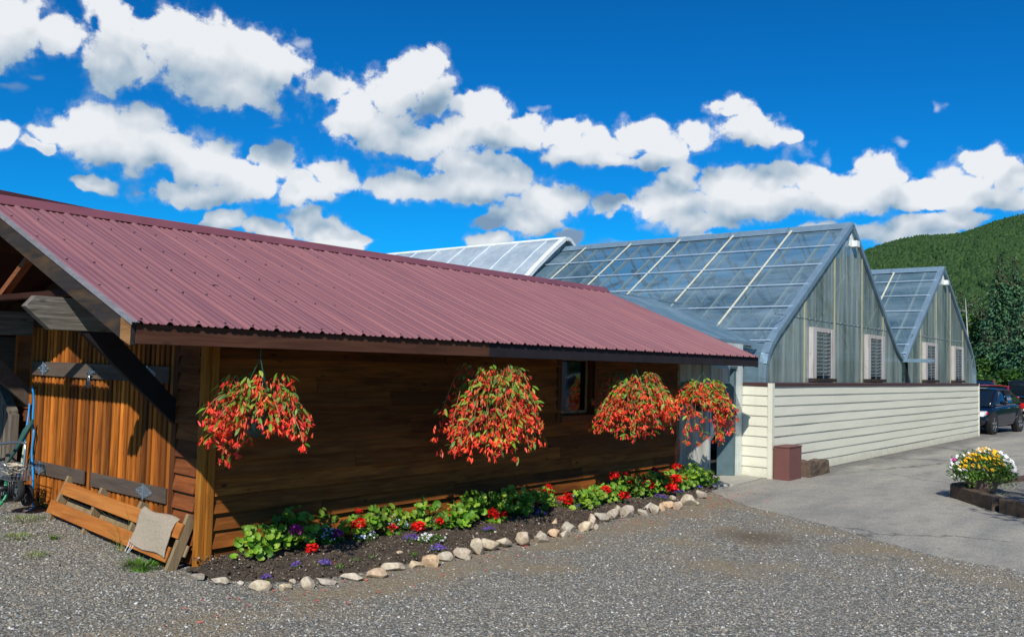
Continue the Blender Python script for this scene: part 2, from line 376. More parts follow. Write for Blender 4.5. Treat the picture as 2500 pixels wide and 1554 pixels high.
simple('chrome', (.7, .72, .75), .15, 1, 0)
simple('lamp_clear', (.75, .78, .8), .1, 0, .3, 60)
simple('lamp_red', lin((190, 30, 30)), .2)
simple('plate_white', lin((200, 204, 206)), .5)
simple('plate_yellow', lin((214, 150, 30)), .5)
leafy('geranium_leaf', [(.05, .14, .015), (.12, .29, .022), (.22, .42, .028), (.34, .48, .05), (.08, .2, .018)], .35)
leafy('geranium_red', [(.72, .008, .008), (.85, .02, .012), (.6, .004, .01)], .25)
leafy('geranium_pink', [(.62, .02, .3), (.72, .06, .4)], .25)
leafy('geranium_crimson_shaded', [(.4, .0, .05), (.5, .01, .08)], .25)
leafy('lobelia', [(.08, .035, .26), (.13, .06, .38), (.22, .12, .5)], .2)
leafy('pansy_white', [(.62, .66, .85), (.78, .8, .9), (.45, .5, .8)], .2)
leafy('white_petal', [(.8, .8, .76), (.85, .82, .84)], .2)
leafy('yellow_petal', [(.8, .42, .01), (.85, .52, .02)], .2)
leafy('fine_leaf', [(.08, .2, .02), (.16, .32, .04), (.05, .13, .02)], .3)
leafy('begonia_leaf', [(.08, .22, .02), (.18, .36, .03), (.36, .46, .07), (.05, .16, .04)], .3)
leafy('begonia_flower', [(.95, .05, .025), (.98, .11, .04), (.98, .27, .07), (.96, .05, .07), (.98, .08, .035)], .36)
leafy('begonia_stem', [(.35, .26, .08), (.4, .16, .07)], .2)
leafy('fallen_petal', [(.8, .04, .05), (.85, .12, .1), (.75, .2, .15)], .2)
leafy('grass_leaf', [(.1, .2, .03), (.2, .3, .06), (.3, .3, .1)], .3)
leafy('spruce_needles', [(.025, .08, .035), (.05, .14, .06), (.09, .19, .075), (.04, .11, .055)], .12, .6)
leafy('spruce_tips', [(.12, .09, .03), (.05, .07, .03), (.09, .07, .03)], .12, .6)
leafy('broadleaf', [(.03, .085, .012), (.05, .13, .018), (.08, .19, .025), (.04, .1, .02)], .25)
leafy('hill_leaf', [(.020, .05, .016), (.03, .07, .02), (.045, .09, .025), (.034, .076, .028), (.06, .105, .03), (.022, .055, .022)], .08, .8, .1)
simple('bark', lin((92, 80, 68)), .9, var=.3, scale=8, bump=.5, bscale=20)
simple('birch_bark', lin((190, 186, 176)), .8, var=.3, scale=6, bump=.3, bscale=16)

def mk_roof_metal():
    m, t = new_mat('roof_maroon')
    st = t.noise(t.mapping(t.pos, (9, .5, .5)), 1, 4, .6)
    ft = t.noise(t.pos, 1.3, 4, .6)
    col = t.mix(t.maprange(st, .35, .7), lin((128, 85, 88)), lin((150, 99, 96)))
    col = t.mix(t.maprange(ft, .45, .75, 0, .4), col, lin((138, 92, 96)))
    fine = t.noise(t.pos, 90, 3, .7)
    col = t.mix(t.maprange(fine, .6, .78, 0, .25), col, lin((176, 130, 128)))
    t.put(t.p.inputs['Base Color'], col); t.put(t.p.inputs['Roughness'], t.maprange(ft, .3, .7, .34, .5)); t.p.inputs['Specular IOR Level'].default_value = .75
    t.put(t.p.inputs['Normal'], t.bump(t.noise(t.mapping(t.pos, (3, 1, 1)), 2.0, 2, .5), .25, .03))
mk_roof_metal()
simple('roof_maroon_dark', lin((122, 72, 78)), .5, 0, .15, 2)
simple('barn_roof_shaded', lin((84, 50, 52)), .7, 0, .15, 2, spec=.2)  # shade of the slope turned from the sun put into the colour

def mk_stone():
    m, t = new_mat('fieldstone')
    base = t.ramp(t.node('ShaderNodeObjectInfo').outputs['Random'], [(0, lin((206, 190, 160))), (.25, lin((176, 166, 150))), (.45, lin((214, 192, 156))), (.62, lin((186, 180, 168))), (.8, lin((212, 176, 136))), (1, lin((166, 158, 144)))])
    n = t.noise(t.obj, 14, 7, .65, .4); n2 = t.noise(t.obj, 60, 4, .7); v = t.voro(t.obj, 9)
    c = t.mix(t.maprange(n, .42, .68, 0, .6), base, lin((112, 96, 78)))
    c = t.mix(t.maprange(n, .5, .3, 0, .5), c, lin((204, 196, 176)))
    c = t.mix(t.maprange(n2, .58, .72, 0, .5), c, lin((80, 72, 64)))
    t.put(t.p.inputs['Base Color'], c); t.p.inputs['Roughness'].default_value = .85; t.p.inputs['Specular IOR Level'].default_value = .3
    t.put(t.p.inputs['Normal'], t.bump(t.m('ADD', n, t.m('MULTIPLY', n2, .4)), .6, .01))
mk_stone()

def mk_gravel():
    m, t = new_mat('gravel')
    P = t.pos
    warp = t.v('ADD', P, t.v('MULTIPLY', t.v('SUBTRACT', t.noise(P, 40, 2, .5, col=True), (.5, .5, .5)), (.012, .012, .012)))
    v = t.node('ShaderNodeTexVoronoi'); t.put(v.inputs['Vector'], warp); v.inputs['Scale'].default_value = 46
    v2 = t.node('ShaderNodeTexVoronoi'); t.put(v2.inputs['Vector'], warp); v2.inputs['Scale'].default_value = 95
    s = t.node('ShaderNodeSeparateColor'); t.put(s.inputs[0], v.outputs['Color']); s2 = t.node('ShaderNodeSeparateColor'); t.put(s2.inputs[0], v2.outputs['Color'])
    st = [(0, lin((112, 109, 102))), (.3, lin((152, 149, 138))), (.5, lin((128, 129, 124))), (.66, lin((176, 169, 150))), (.8, lin((180, 165, 138))), (.92, lin((206, 202, 190))), (1, lin((232, 230, 222)))]
    c1 = t.ramp(s.outputs[0], st); c2 = t.ramp(s2.outputs[1], st)
    big = t.noise(P, .9, 5, .6); c = t.mix(t.maprange(big, .45, .6), c1, c2)
    edge = t.maprange(v.outputs['Distance'], .3, .62, 0, .7)
    c = t.mix(edge, c, lin((74, 72, 68)))
    # trodden dirt: in front of the stones, along the asphalt edge and in patches
    xyz = t.node('ShaderNodeSeparateXYZ'); t.put(xyz.inputs[0], P); X, Y = xyz.outputs[0], xyz.outputs[1]
    dn = t.noise(P, 1.6, 6, .65)
    bed = t.maprange(t.m('ABSOLUTE', t.m('ADD', Y, 1.5)), .1, 1.1, 1, 0)
    # distance to a line running beside the asphalt edge
    ln = t.m('ABSOLUTE', t.m('ADD', t.m('ADD', t.m('MULTIPLY', X, .85), t.m('MULTIPLY', Y, -.52)), -6.9))
    asp = t.maprange(ln, 0, .9, 1, 0)
    def spot(cx, cy, r):
        d = t.v('DISTANCE', P, (cx, cy, 0), out=1); return t.maprange(d, 0, r, 1, 0)
    k = t.m('MAXIMUM', t.m('MULTIPLY', bed, .95), asp)
    for sp in ((5.1, -2.9, 1.6), (3.6, -3.3, 1.5), (5.3, -3.9, 1.3), (4.3, -2.4, 1.2), (.0, 3.3, .8), (-.4, 2.6, .6), (2.2, -2.0, .8)): k = t.m('MAXIMUM', k, spot(*sp))
    k = t.maprange(t.m('ADD', k, t.m('MULTIPLY', t.m('SUBTRACT', dn, .5), 2.2)), .5, 1.1, 0, .85)
    dirt = t.mix(t.maprange(t.noise(P, 25, 5, .7), .4, .65), lin((128, 112, 86)), lin((154, 138, 108)))
    dirt = t.mix(t.maprange(s2.outputs[0], .6, .9, 0, .5), dirt, lin((176, 168, 150)))
    c = t.mix(k, c, dirt)
    dk = t.maprange(t.m('ADD', spot(5.15, -2.85, .8), t.m('MULTIPLY', dn, .6)), .6, 1.1, 0, .6)
    c = t.mix(dk, c, lin((84, 72, 58)))
    t.put(t.p.inputs['Base Color'], c); t.p.inputs['Roughness'].default_value = .9; t.p.inputs['Specular IOR Level'].default_value = .25
    h = t.m('SUBTRACT', 1, v.outputs['Distance'])
    t.put(t.p.inputs['Normal'], t.bump(t.m('ADD', h, t.m('MULTIPLY', t.m('SUBTRACT', 1, v2.outputs['Distance']), .5)), .8, .018))
mk_gravel()
def mk_pebble():
    m, t = new_mat('pebble')
    c = t.ramp(t.isl, [(0, lin((100, 99, 95))), (.25, lin((140, 141, 136))), (.45, lin((118, 123, 123))), (.6, lin((168, 163, 146))), (.75, lin((158, 143, 118))), (.9, lin((186, 184, 176))), (1, lin((226, 224, 216)))])
    n = t.noise(t.pos, 160, 3, .6); c = t.mix(t.maprange(n, .4, .7, 0, .35), c, lin((70, 70, 72)))
    t.put(t.p.inputs['Base Color'], c); t.p.inputs['Roughness'].default_value = .75; t.p.inputs['Specular IOR Level'].default_value = .35
mk_pebble()
def mk_crumb():
    m, t = new_mat('crumb')
    t.put(t.p.inputs['Base Color'], t.ramp(t.isl, [(0, lin((44, 34, 28))), (.5, lin((84, 68, 54))), (.8, lin((118, 100, 82))), (.93, lin((150, 138, 118))), (1, lin((190, 180, 160)))])); t.p.inputs['Roughness'].default_value = .95
mk_crumb()
def mk_asphalt():
    m, t = new_mat('asphalt')
    P = t.pos
    a = t.noise(P, .55, 6, .6); b = t.noise(t.mapping(P, (.35, 1.6, 1), rot=(0, 0, .5)), 1, 4, .55); f = t.noise(P, 120, 3, .7); v = t.voro(P, 90, 'Color')
    s = t.node('ShaderNodeSeparateColor'); t.put(s.inputs[0], v)
    c = t.mix(t.maprange(b, .36, .64), lin((130, 128, 120)), lin((164, 158, 142)))
    c = t.mix(t.maprange(a, .48, .68, 0, .7), c, lin((156, 149, 134)))
    c = t.mix(t.maprange(s.outputs[0], .5, 1, 0, .5), c, lin((196, 194, 188)))
    c = t.mix(t.maprange(s.outputs[1], .5, 1, 0, .5), c, lin((78, 78, 78)))
    c = t.mix(t.maprange(t.noise(P, 3.5, 6, .7), .5, .72, 0, .4), c, lin((98, 98, 96)))
    cr = t.voro(t.v('ADD', P, t.v('MULTIPLY', t.noise(P, 1.2, 4, .6, col=True), (1.2, 1.2, 0))), .22, feature='DISTANCE_TO_EDGE')
    c = t.mix(t.maprange(cr, .0, .010, .65, 0), c, lin((66, 64, 60)))
    xyz = t.node('ShaderNodeSeparateXYZ'); t.put(xyz.inputs[0], P)
    # darker strip along the foot of the cream wall
    foot_strip = t.m('MULTIPLY', t.maprange(xyz.outputs[1], -1.9, -.95, 0, 1), t.maprange(xyz.outputs[0], 10.5, 12, 0, 1))
    foot_strip = t.maprange(t.m('ADD', foot_strip, t.m('MULTIPLY', t.m('SUBTRACT', t.noise(t.mapping(P, (.6, 2, 1)), 1.3, 5, .6), .5), 1.6)), .45, .9, 0, .6)
    c = t.mix(foot_strip, c, lin((84, 82, 80)))
    t.put(t.p.inputs['Base Color'], c); t.p.inputs['Roughness'].default_value = .88; t.p.inputs['Specular IOR Level'].default_value = .3
    t.put(t.p.inputs['Normal'], t.bump(t.m('ADD', f, t.m('MULTIPLY', s.outputs[0], .4)), .35, .006))
mk_asphalt()
def mk_soil():
    m, t = new_mat('soil')
    n = t.noise(t.pos, 18, 8, .7); n2 = t.noise(t.pos, 90, 4, .7)
    c = t.ramp(n, [(.3, lin((60, 50, 42))), (.52, lin((100, 86, 72))), (.7, lin((146, 130, 108)))])
    c = t.mix(t.maprange(n2, .62, .7, 0, .7), c, lin((140, 124, 104)))
    t.put(t.p.inputs['Base Color'], c); t.p.inputs['Roughness'].default_value = .95
    t.put(t.p.inputs['Normal'], t.bump(t.m('ADD', n, n2), 1.0, .05))
mk_soil()
def mk_cream():
    m, t = new_mat('cream_siding')
    n = t.noise(t.mapping(t.pos, (.5, .5, 3)), 1.4, 5, .6); g = t.noise(t.mapping(t.pos, (1.5, 1.5, 40)), 1.5, 4, .6)
    c = t.mix(t.maprange(n, .4, .75, 0, .5), lin((220, 218, 198)), lin((204, 201, 182)))
    drip = t.noise(t.mapping(t.pos, (9, 9, .6)), 1, 4, .6)
    c = t.mix(t.maprange(drip, .6, .8, 0, .22), c, lin((180, 170, 140)))
    xz = t.node('ShaderNodeSeparateXYZ'); t.put(xz.inputs[0], t.pos)
    sp = t.m('ADD', t.maprange(xz.outputs[2], .0, .35, .55, 0), t.m('MULTIPLY', t.m('SUBTRACT', t.noise(t.pos, 7, 5, .7), .5), .9))
    c = t.mix(t.maprange(sp, .2, .75, 0, .5), c, lin((150, 138, 112)))
    t.put(t.p.inputs['Base Color'], c); t.p.inputs['Roughness'].default_value = .5; t.p.inputs['Specular IOR Level'].default_value = .4
    t.put(t.p.inputs['Normal'], t.bump(g, .12, .004, t.bump(t.noise(t.mapping(t.pos, (.8, .8, 4)), 1, 2), .35, .03)))
mk_cream()
def mk_poly(name, ca, cb, alpha_a, alpha_b, streak, rough=.3, spec=.6, trans=.35, wave=.3):
    """sheet plastic: tinted, streaky, partly see-through"""
    m, t = new_mat(name)
    st = t.noise(t.mapping(t.pos, streak), 1, 6, .65, .2); fi = t.noise(t.mapping(t.pos, tuple(x*5 for x in streak)), 1, 3, .6)
    k = t.maprange(t.m('ADD', t.m('MULTIPLY', st, .75), t.m('MULTIPLY', fi, .25)), .38, .62)
    c = t.mix(k, ca, cb)
    t.put(t.p.inputs['Base Color'], c); t.p.inputs['Roughness'].default_value = rough; t.p.inputs['Specular IOR Level'].default_value = spec
    t.put(t.p.inputs['Normal'], t.bump(t.noise(t.pos, 1.1, 3, .5, .6), wave, .06))
    tl = t.node('ShaderNodeBsdfTranslucent'); t.put(tl.inputs[0], c)
    m1 = t.node('ShaderNodeMixShader'); m1.inputs[0].default_value = trans; t.l.new(t.p.outputs[0], m1.inputs[1]); t.l.new(tl.outputs[0], m1.inputs[2])
    tp = t.node('ShaderNodeBsdfTransparent'); tp.inputs[0].default_value = (.86, .93, .95, 1)
    mx = t.node('ShaderNodeMixShader'); t.put(mx.inputs[0], t.maprange(k, 0, 1, alpha_a, alpha_b))
    t.l.new(tp.outputs[0], mx.inputs[1]); t.l.new(m1.outputs[0], mx.inputs[2]); t.l.new(mx.outputs[0], t.out.inputs[0])
mk_poly('poly_roof', lin((98, 132, 152)), lin((142, 168, 182)), .52, .74, (.9, .25, .9), .25, .7, .25, .22)
mk_poly('poly_gable', lin((112, 128, 122)), lin((186, 200, 194)), .66, .90, (3.2, 3.2, .22), .2, .8, .2, .4)
mk_poly('poly_film', lin((190, 206, 214)), lin((226, 236, 240)), .75, .9, (.8, .8, .8), .3, .6, .35)
mk_poly('poly_side', lin((200, 208, 202)), lin((232, 236, 230)), .90, .97, (5, 5, .5), .2, .8, .15, .5)
mk_poly('poly_porch', lin((150, 148, 136)), lin((206, 204, 192)), .92, .98, (6, 6, .4), .5, .3, .15, .3)
simple('steel_blue', lin((142, 168, 182)), .4, .5, .12, 5)
simple('door_teal', lin((84, 106, 110)), .5, .2, .15, 8)
simple('rafter_cream', lin((196, 190, 164)), .6)
simple('strip_tan', lin((176, 170, 136)), .6)
simple('pale_steel', lin((196, 214, 226)), .35, .4, .1, 5)
simple('bar_cream', lin((200, 198, 176)), .6)
simple('pale_rib', lin((228, 236, 240)), .5)
simple('louvre_glass', lin((186, 200, 198)), .15, spec=.8)
simple('foil_white', lin((226, 230, 226)), .5, var=.1)

# ================================================================== SETTING
def grid_mesh(name, xs, ys, zf, mat):
    X, Y = np.meshgrid(xs, ys); V = np.stack([X, Y, zf(X, Y)], -1).reshape(-1, 3); nx = len(xs)
    i = np.arange(len(ys)-1)[:, None]*nx+np.arange(nx-1)[None]; F = np.stack([i, i+1, i+nx+1, i+nx], -1).reshape(-1, 4)
    return np_mesh(name, V, F, mat, None, True)
xs = np.concatenate([np.linspace(-3000, -20, 6), np.arange(-12, 14, .25), np.linspace(15, 3000, 8)])
ys = np.concatenate([np.linspace(-3000, -20, 6), np.arange(-12, 12, .25), np.linspace(13, 3000, 8)])
tag(grid_mesh('ground', xs, ys, lambda X, Y: ground_z(X, Y), 'gravel'), kind='structure')
# asphalt sheet, its ragged edge measured from the photo
ed = [(8.5, -.45), (8.35, -.62), (8.03, -.85), (7.6, -1.3), (7.16, -1.80), (6.76, -2.64), (6.42, -3.27), (6.0, -3.87), (5.6, -4.55), (5.45, -5.4), (5.3, -7), (4.6, -11), (3, -16), (0, -30), (-5, -60)]
pts = []
for (a, b), (c, d) in zip(ed[:-1], ed[1:]):
    n = max(2, int(math.hypot(c-a, d-b)/.07)) if b > -9 else 4
    for i in range(n):
        q = i/n; w = .035*(math.sin(a*9+q*11)+math.sin(q*37+b*5))*.5 if b > -9 else 0
        pts.append((a+(c-a)*q+w+rnd.uniform(-.018, .018), b+(d-b)*q+w*.5))
pts += [(-5, -60), (400, -60), (400, 40), (60, 40), (29, 40), (29, -.3), (8.5, -.3)]
MB().prism([(x, y, -.02) for x, y in pts][::-1], (0, 0, .026)).build('asphalt_road', 'asphalt').__setitem__('kind', 'structure')
MB().prism([(*at(x, y, 2, 0)[:2], .0) for x, y in ((1729, 1168), (1806, 1160), (1858, 1170), (1790, 1187), (1733, 1188))], (0, 0, .035)).build('concrete_step', 'concrete', bevel=.008).__setitem__('kind', 'structure')
# flower-bed soil, a low mound between the wall and the stones
def bed_front(x): return np.interp(x, [-.3, 0, .3, .8, 2.6, 4.4, 5.2, 6.4, 7.4, 8.2, 8.6], [-.25, -.6, -.92, -1.06, -1.2, -1.18, -1.08, -1.14, -.98, -.75, -.5])
gx = np.arange(-.15, 8.75, .05); gt = np.linspace(0, 1, 26)
X, T = np.meshgrid(gx, gt); Yb = T*bed_front(X); rr = rs.rand(*X.shape)
Zb = .012+.02*rs.rand(*X.shape)*(T > .03)*(T < .97)+.075*np.sin(np.pi*np.clip(1-T, 0, 1)**.8*.5)*smoothstep(-.15, .3, X)*smoothstep(8.75, 8.2, X)+.016*rr*(T < .97)-.03*(T > .985)
nx = len(gx); i = np.arange(len(gt)-1)[:, None]*nx+np.arange(nx-1)[None]
np_mesh('flowerbed_soil', np.stack([X, Yb, Zb], -1).reshape(-1, 3), np.stack([i, i+nx, i+nx+1, i+1], -1).reshape(-1, 4), 'soil', None, True)['kind'] = 'structure'

# loose pebbles on the near gravel: far too many to count
oct_v = np.array([(1, 0, 0), (0, 1, 0), (-1, 0, 0), (0, -1, 0), (.1, .1, .75), (0, 0, -.7)], float)
oct_f = np.array([(0, 1, 4), (1, 2, 4), (2, 3, 4), (3, 0, 4), (1, 0, 5), (2, 1, 5), (3, 2, 5), (0, 3, 5)])
def pebbles():
    N = 230000
    P = np.stack([rs.uniform(-4.5, 8.6, N), rs.uniform(-6.4, 4.4, N)], 1)
    D = P-CAM[:2]; fw = D@_f[:2]/np.linalg.norm(_f[:2]); sd_ = D@CR[:2]
    ang = sd_/np.maximum(fw, .01)
    keep = (fw > 1.9) & (np.abs(ang) < .75) & (fw < 13)
    keep &= rs.rand(N) < np.clip(1.25-fw*.085, .12, 1)
    x, y = P[:, 0], P[:, 1]
    ins_bed = (x > -.2) & (x < 8.6) & (y > bed_front(x)-.02)
    ins_shed = (x > -.05) & (y > -.05)
    xe = np.interp(y, [-7, -5.4, -4.55, -3.87, -3.27, -2.64, -1.8, -1.3, -.85, -.45], [5.3, 5.45, 5.6, 6., 6.42, 6.76, 7.16, 7.6, 8.03, 8.5])
    onasp = x > xe+rs.exponential(.12, N)
    keep &= ~ins_bed & ~ins_shed & ~onasp
    # worn, dirty patches carry fewer stones
    for cx, cy, r in ((5.1, -2.9, .9), (3.6, -3.3, .8), (5.3, -3.8, .8), (0, 3.3, .7), (2.2, -1.9, .6)):
        keep &= ~((np.hypot(x-cx, y-cy) < r*rs.uniform(.4, 1, N)) & (rs.rand(N) < .75))
    keep &= ~((np.abs(y+1.35) < .35) & (x > -.1) & (x < 8) & (rs.rand(N) < .72))
    P = P[keep]; n = len(P)
    z = ground_z(P[:, 0], P[:, 1])+.002
    s = .0078*np.exp(rs.normal(0, .36, n)); S3 = np.stack([s*rs.uniform(.8, 1.5, n), s*rs.uniform(.7, 1.2, n), s*rs.uniform(.5, .9, n)], 1)
    V, F = scat(oct_v, oct_f, rot_eul(rs.uniform(-.5, .5, n), rs.uniform(-.5, .5, n), rs.uniform(0, 6.3, n)), S3, np.stack([P[:, 0], P[:, 1], z], 1))
    o = np_mesh('loose_gravel', V, F, 'pebble'); tag(o, 'loose grey and white crushed gravel in the foreground', 'gravel', kind='stuff')
pebbles()

# hills: wooded slope rising to the right
HAZ = [(-60, 2), (0, 1.5), (30, 1.6), (55, 2.6), (62, 5.0), (68, 6.5), (69.7, 6.9), (72.2, 7.4), (75.1, 7.95), (77.2, 8.3), (78.9, 8.7), (79.9, 8.85), (80.8, 8.95), (84, 9.6), (90, 10.2), (100, 10.0), (120, 6), (160, 3)]
def hill_z(az, r):
    top = np.interp(az, [a for a, _ in HAZ], [e for _, e in HAZ]); rr = 950+40*np.sin(az*.35)
    H = np.tan(np.radians(top))*rr+1.85-7
    t = np.clip((r-150)/(rr-150), 0, 1.25)
    return np.where(t < 1, H*(.35*t+.65*t*t*(3-2*t)), H*(1-(t-1)*.8))+4*np.sin(az*.9+r*.012)*np.clip(t, 0, .8)*(t < .93)
azs = np.radians(np.arange(-60, 161, 1.0)); rds = np.linspace(150, 1150, 26)
A, Rr = np.meshgrid(azs, rds); Z = hill_z(np.degrees(A), Rr)-.5
V = np.stack([CAM[0]+Rr*np.sin(A), CAM[1]+Rr*np.cos(A), Z], -1).reshape(-1, 3); nx = len(azs)
i = np.arange(len(rds)-1)[:, None]*nx+np.arange(nx-1)[None]
np_mesh('hills', V, np.stack([i, i+1, i+nx+1, i+nx], -1).reshape(-1, 4), 'hill_leaf', None, True)['kind'] = 'structure'
def hill_wood():
    n = 44000
    az = rs.uniform(60, 88, n); r = np.sqrt(rs.uniform(330**2, 985**2, n)); a = np.radians(az)
    loc = np.stack([CAM[0]+r*np.sin(a), CAM[1]+r*np.cos(a), hill_z(az, r)+1.6], 1)
    bv, bf = ico(0); parts = []
    for k in range(6):
        idx = np.arange(k, n, 6); m = len(idx); b = bv*(1+rs.uniform(-.32, .32, (len(bv), 1)))
        con = rs.rand(m) < .28; s = rs.uniform(1.2, 2.5, m)
        S3 = np.stack([s*np.where(con, .6, 1), s*np.where(con, .6, 1), s*np.where(con, 1.7, 1.15)], 1)
        parts.append(scat(b, bf, rot_eul(rs.uniform(-.2, .2, m), rs.uniform(-.2, .2, m), rs.uniform(0, 6.3, m)), S3, loc[idx]))
    V, F = cat(parts); o = np_mesh('hillside_forest', V, F, 'hill_leaf')
    tag(o, 'dense green forest covering the far hillside', 'forest', kind='stuff')
hill_wood()
# ================================================================== SHED
ZE, YE, YR, SL = 2.09, -1.0, 2.07, .3915
def roof_z(y): return ZE+SL*(y-YE) if y <= YR else ZE+SL*(YR-YE)-SL*(y-YR)
ZR = roof_z(YR); XA, XB = -1.2, 9.3; YB = 2*YR-YE
shed = thing('wooden_shed', 'long low wooden shed with a ribbed maroon metal roof and brown lap siding', 'shed')

def lap_boards(mb, axis, a0, a1, c, out, z0, z1, dz, th=.02, joints=(1.4, 3.4), hole=None, wob=.004):
    """horizontal lapped boards along x (axis 0) or y (axis 1) on the plane c, facing out (+-1)"""
    z = z0; row = 0
    while z < z1-.01:
        zt = min(z+dz, z1); cuts = [a0]; a = a0+rnd.uniform(.3, joints[1])
        while a < a1-.3: cuts.append(a); a += rnd.uniform(*joints)
        cuts.append(a1)
        spans = []
        for p, q in zip(cuts[:-1], cuts[1:]):
            if hole and z < hole[3]-.02 and zt > hole[2]+.02:
                if p < hole[0]: spans.append((p, min(q, hole[0])))
                if q > hole[1]: spans.append((max(p, hole[1]), q))
            else: spans.append((p, q))
        for p, q in spans:
            if q-p < .03: continue
            n = max(1, int((q-p)/.35)); V = []; F = []; t2 = th*rnd.uniform(.8, 1.25)
            for k in range(n+1):
                s = p+.0015+(q-p-.003)*k/n; w = rnd.uniform(-wob, wob)
                prof = [(0, z-.012+w), (t2, z-.012+w), (.006, zt+.004), (0, zt+.004)]
                for o, zz in prof: V.append((s, c+out*o, zz) if axis == 0 else (c+out*o, s, zz))
            for k in range(n):
                b = 4*k
                for j in range(4): F.append((b+j, b+(j+1) % 4, b+4+(j+1) % 4, b+4+j))
            F += [(0, 1, 2, 3), (4*n+3, 4*n+2, 4*n+1, 4*n)]
            mb.add(V, F)
        z = zt; row += 1
    return mb
WX0, WX1, WZ0, WZ1 = 5.20, 5.98, 1.19, 2.0
core = MB(); core.box(.02, WX0, .0, .07, -.1, 2.42).box(WX1, 8.38, .0, .07, -.1, 2.42).box(WX0, WX1, .0, .07, -.1, WZ0).box(WX0, WX1, .0, .07, WZ1, 2.42)
lw = lap_boards(MB(), 0, .085, 8.37, 0, -1, .03, 2.42, .152, .045, hole=(WX0-.02, WX1+.02, WZ0, WZ1)).build('long_wall', 'siding_x', shed)
core.build('wall_core', 'interior_dark', lw)
lap_boards(MB(), 1, 3.73, 4.13, 0, -1, .16, 2.15, .152, .04, joints=(1, 2)).build('gable_wall', 'siding_y', shed)
gwo = lap_boards(MB(), 1, .085, .45, 0, -1, .05, 2.5, .152, .04, joints=(1, 2)).build('gable_wall', 'siding_y', shed)
MB().box(.0, .07, .02, 4.2, -.1, 2.5).build('wall_core', 'interior_dark', gwo)
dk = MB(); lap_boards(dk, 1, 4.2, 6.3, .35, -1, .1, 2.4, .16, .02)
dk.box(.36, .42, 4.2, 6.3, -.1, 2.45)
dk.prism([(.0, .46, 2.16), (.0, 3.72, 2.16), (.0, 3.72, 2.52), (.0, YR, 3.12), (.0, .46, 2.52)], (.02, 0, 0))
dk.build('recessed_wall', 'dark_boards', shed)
g3 = MB(); g3.prism([(8.36, 0.0, -.1), (8.36, YB-1, -.1), (8.36, YB-1, roof_z(YB-1)-.1), (8.36, YR, ZR-.1), (8.36, 0.0, roof_z(0)-.1)], (.02, 0, 0)); g3.box(.0, 8.38, YB-1.06, YB-1, -.1, 2.4)
g3.build('rear_wall', 'dark_boards', shed)
# corner post and door trims
MB().box(-.045, .012, -.028, .058, -.02, 2.38).box(.014, .078, -.05, -.002, .0, 2.38).build('corner_post', 'post_wood', shed, bevel=.004)
MB().box(8.375, 8.42, -.03, .07, 0, 2.3).build('corner_trim', 'frame_tan', shed, bevel=.003)
for y0, y1 in ((.45, .53), (3.655, 3.73), (4.13, 4.2)): MB().box(-.036, .0, y0, y1, .06 if y0 < 1 else .17, 2.15).build('door_trim' if y0 < 4 else 'wall_trim', 'door_wood' if y0 > 1 else 'trim_brown', shed, bevel=.003)
MB().box(-.03, .0, .45, 4.2, 2.15, 2.3).box(-.09, -.035, -.0, 6.2, 2.3, 2.44).build('lintel', 'dark_boards', shed, bevel=.004)
# double door
def hinge(par, y, z, s=1):
    h = MB(); n = 10
    for sg, L in ((1, .15), (-1, .15)):
        h.prism([(-.062, y, z-.065), (-.062, y, z+.065), (-.062, y+sg*L*.55, z+.038), (-.062, y+sg*L, z+.014), (-.062, y+sg*L, z-.014), (-.062, y+sg*L*.55, z-.038)], (.005, 0, 0))
        for q, w in ((.35, .03), (.35, -.03), (.7, 0), (.9, 0)): h.tube([(-.067, y+sg*L*q, z+w), (-.06, y+sg*L*q, z+w)], .008, 8)
    h.tube([(-.066, y, z-.075), (-.066, y, z+.075)], .009, 10)
    h.build('hinge', 'galvanised', par)
def door_leaf(y0, y1, lab):
    mb = MB(); y = y0; k = 0; ob = .16
    while y < y1-.02:
        w = rnd.uniform(.05, .06) if k % 2 == 0 else rnd.uniform(.034, .044); yy = min(y+w, y1); zb = .17+rnd.uniform(-.012, .0)
        d = .032 if k % 2 == 0 else .006
        mb.box(-d-rnd.uniform(0, .003), .0, y+.001, yy-.001, zb, 2.14); y = yy; k += 1
    o = mb.build('door', 'door_wood', shed, bevel=.002); o['label'] = lab
    MB().box(-.034, -.0, y0, y1, .12, .19).build('bottom_rail', 'door_wood', o)
    return o
dl = door_leaf(2.12, 3.65, 'left leaf of the orange-brown double door'); dr = door_leaf(.535, 2.085, 'right leaf of the orange-brown double door, crossed by shadow')
MB().box(-.028, .0, 2.088, 2.118, .16, 2.14).build('door_post', 'trim_brown', shed)
for par, y0, y1 in ((dl, 2.2, 3.64), (dr, .54, 2.04)):
    MB().box(-.056, -.036, y0, y1, .505, .645).build('cross_board', 'painted_grey', par, bevel=.003)
MB().box(-.056, -.036, 2.10, 3.64, 1.60, 1.755).build('cross_board', 'painted_grey', dl, bevel=.003)
MB().box(-.056, -.036, .58, 2.095, 1.60, 1.755).build('cross_board', 'painted_grey', dr, bevel=.003)
hinge(dl, 3.26, .575); hinge(dl, 3.31, 1.68); hinge(dr, .93, .575); hinge(dr, .96, 1.68)
pl = MB(); pl.box(-.07, -.057, 2.03, 2.24, 1.655, 1.685).box(-.078, -.057, 2.1, 2.16, 1.63, 1.71)
pl.build('hasp', 'galvanised', dl)
pk = MB(); pk.box(-.098, -.068, 2.105, 2.165, 1.505, 1.575); pk.tube([(-.083, 2.115+.02*(1-math.cos(a)), 1.575+.055*math.sin(a)) for a in np.linspace(0, PI, 9)], .005, 8); pk.build('padlock', 'galvanised', dl, bevel=.003)
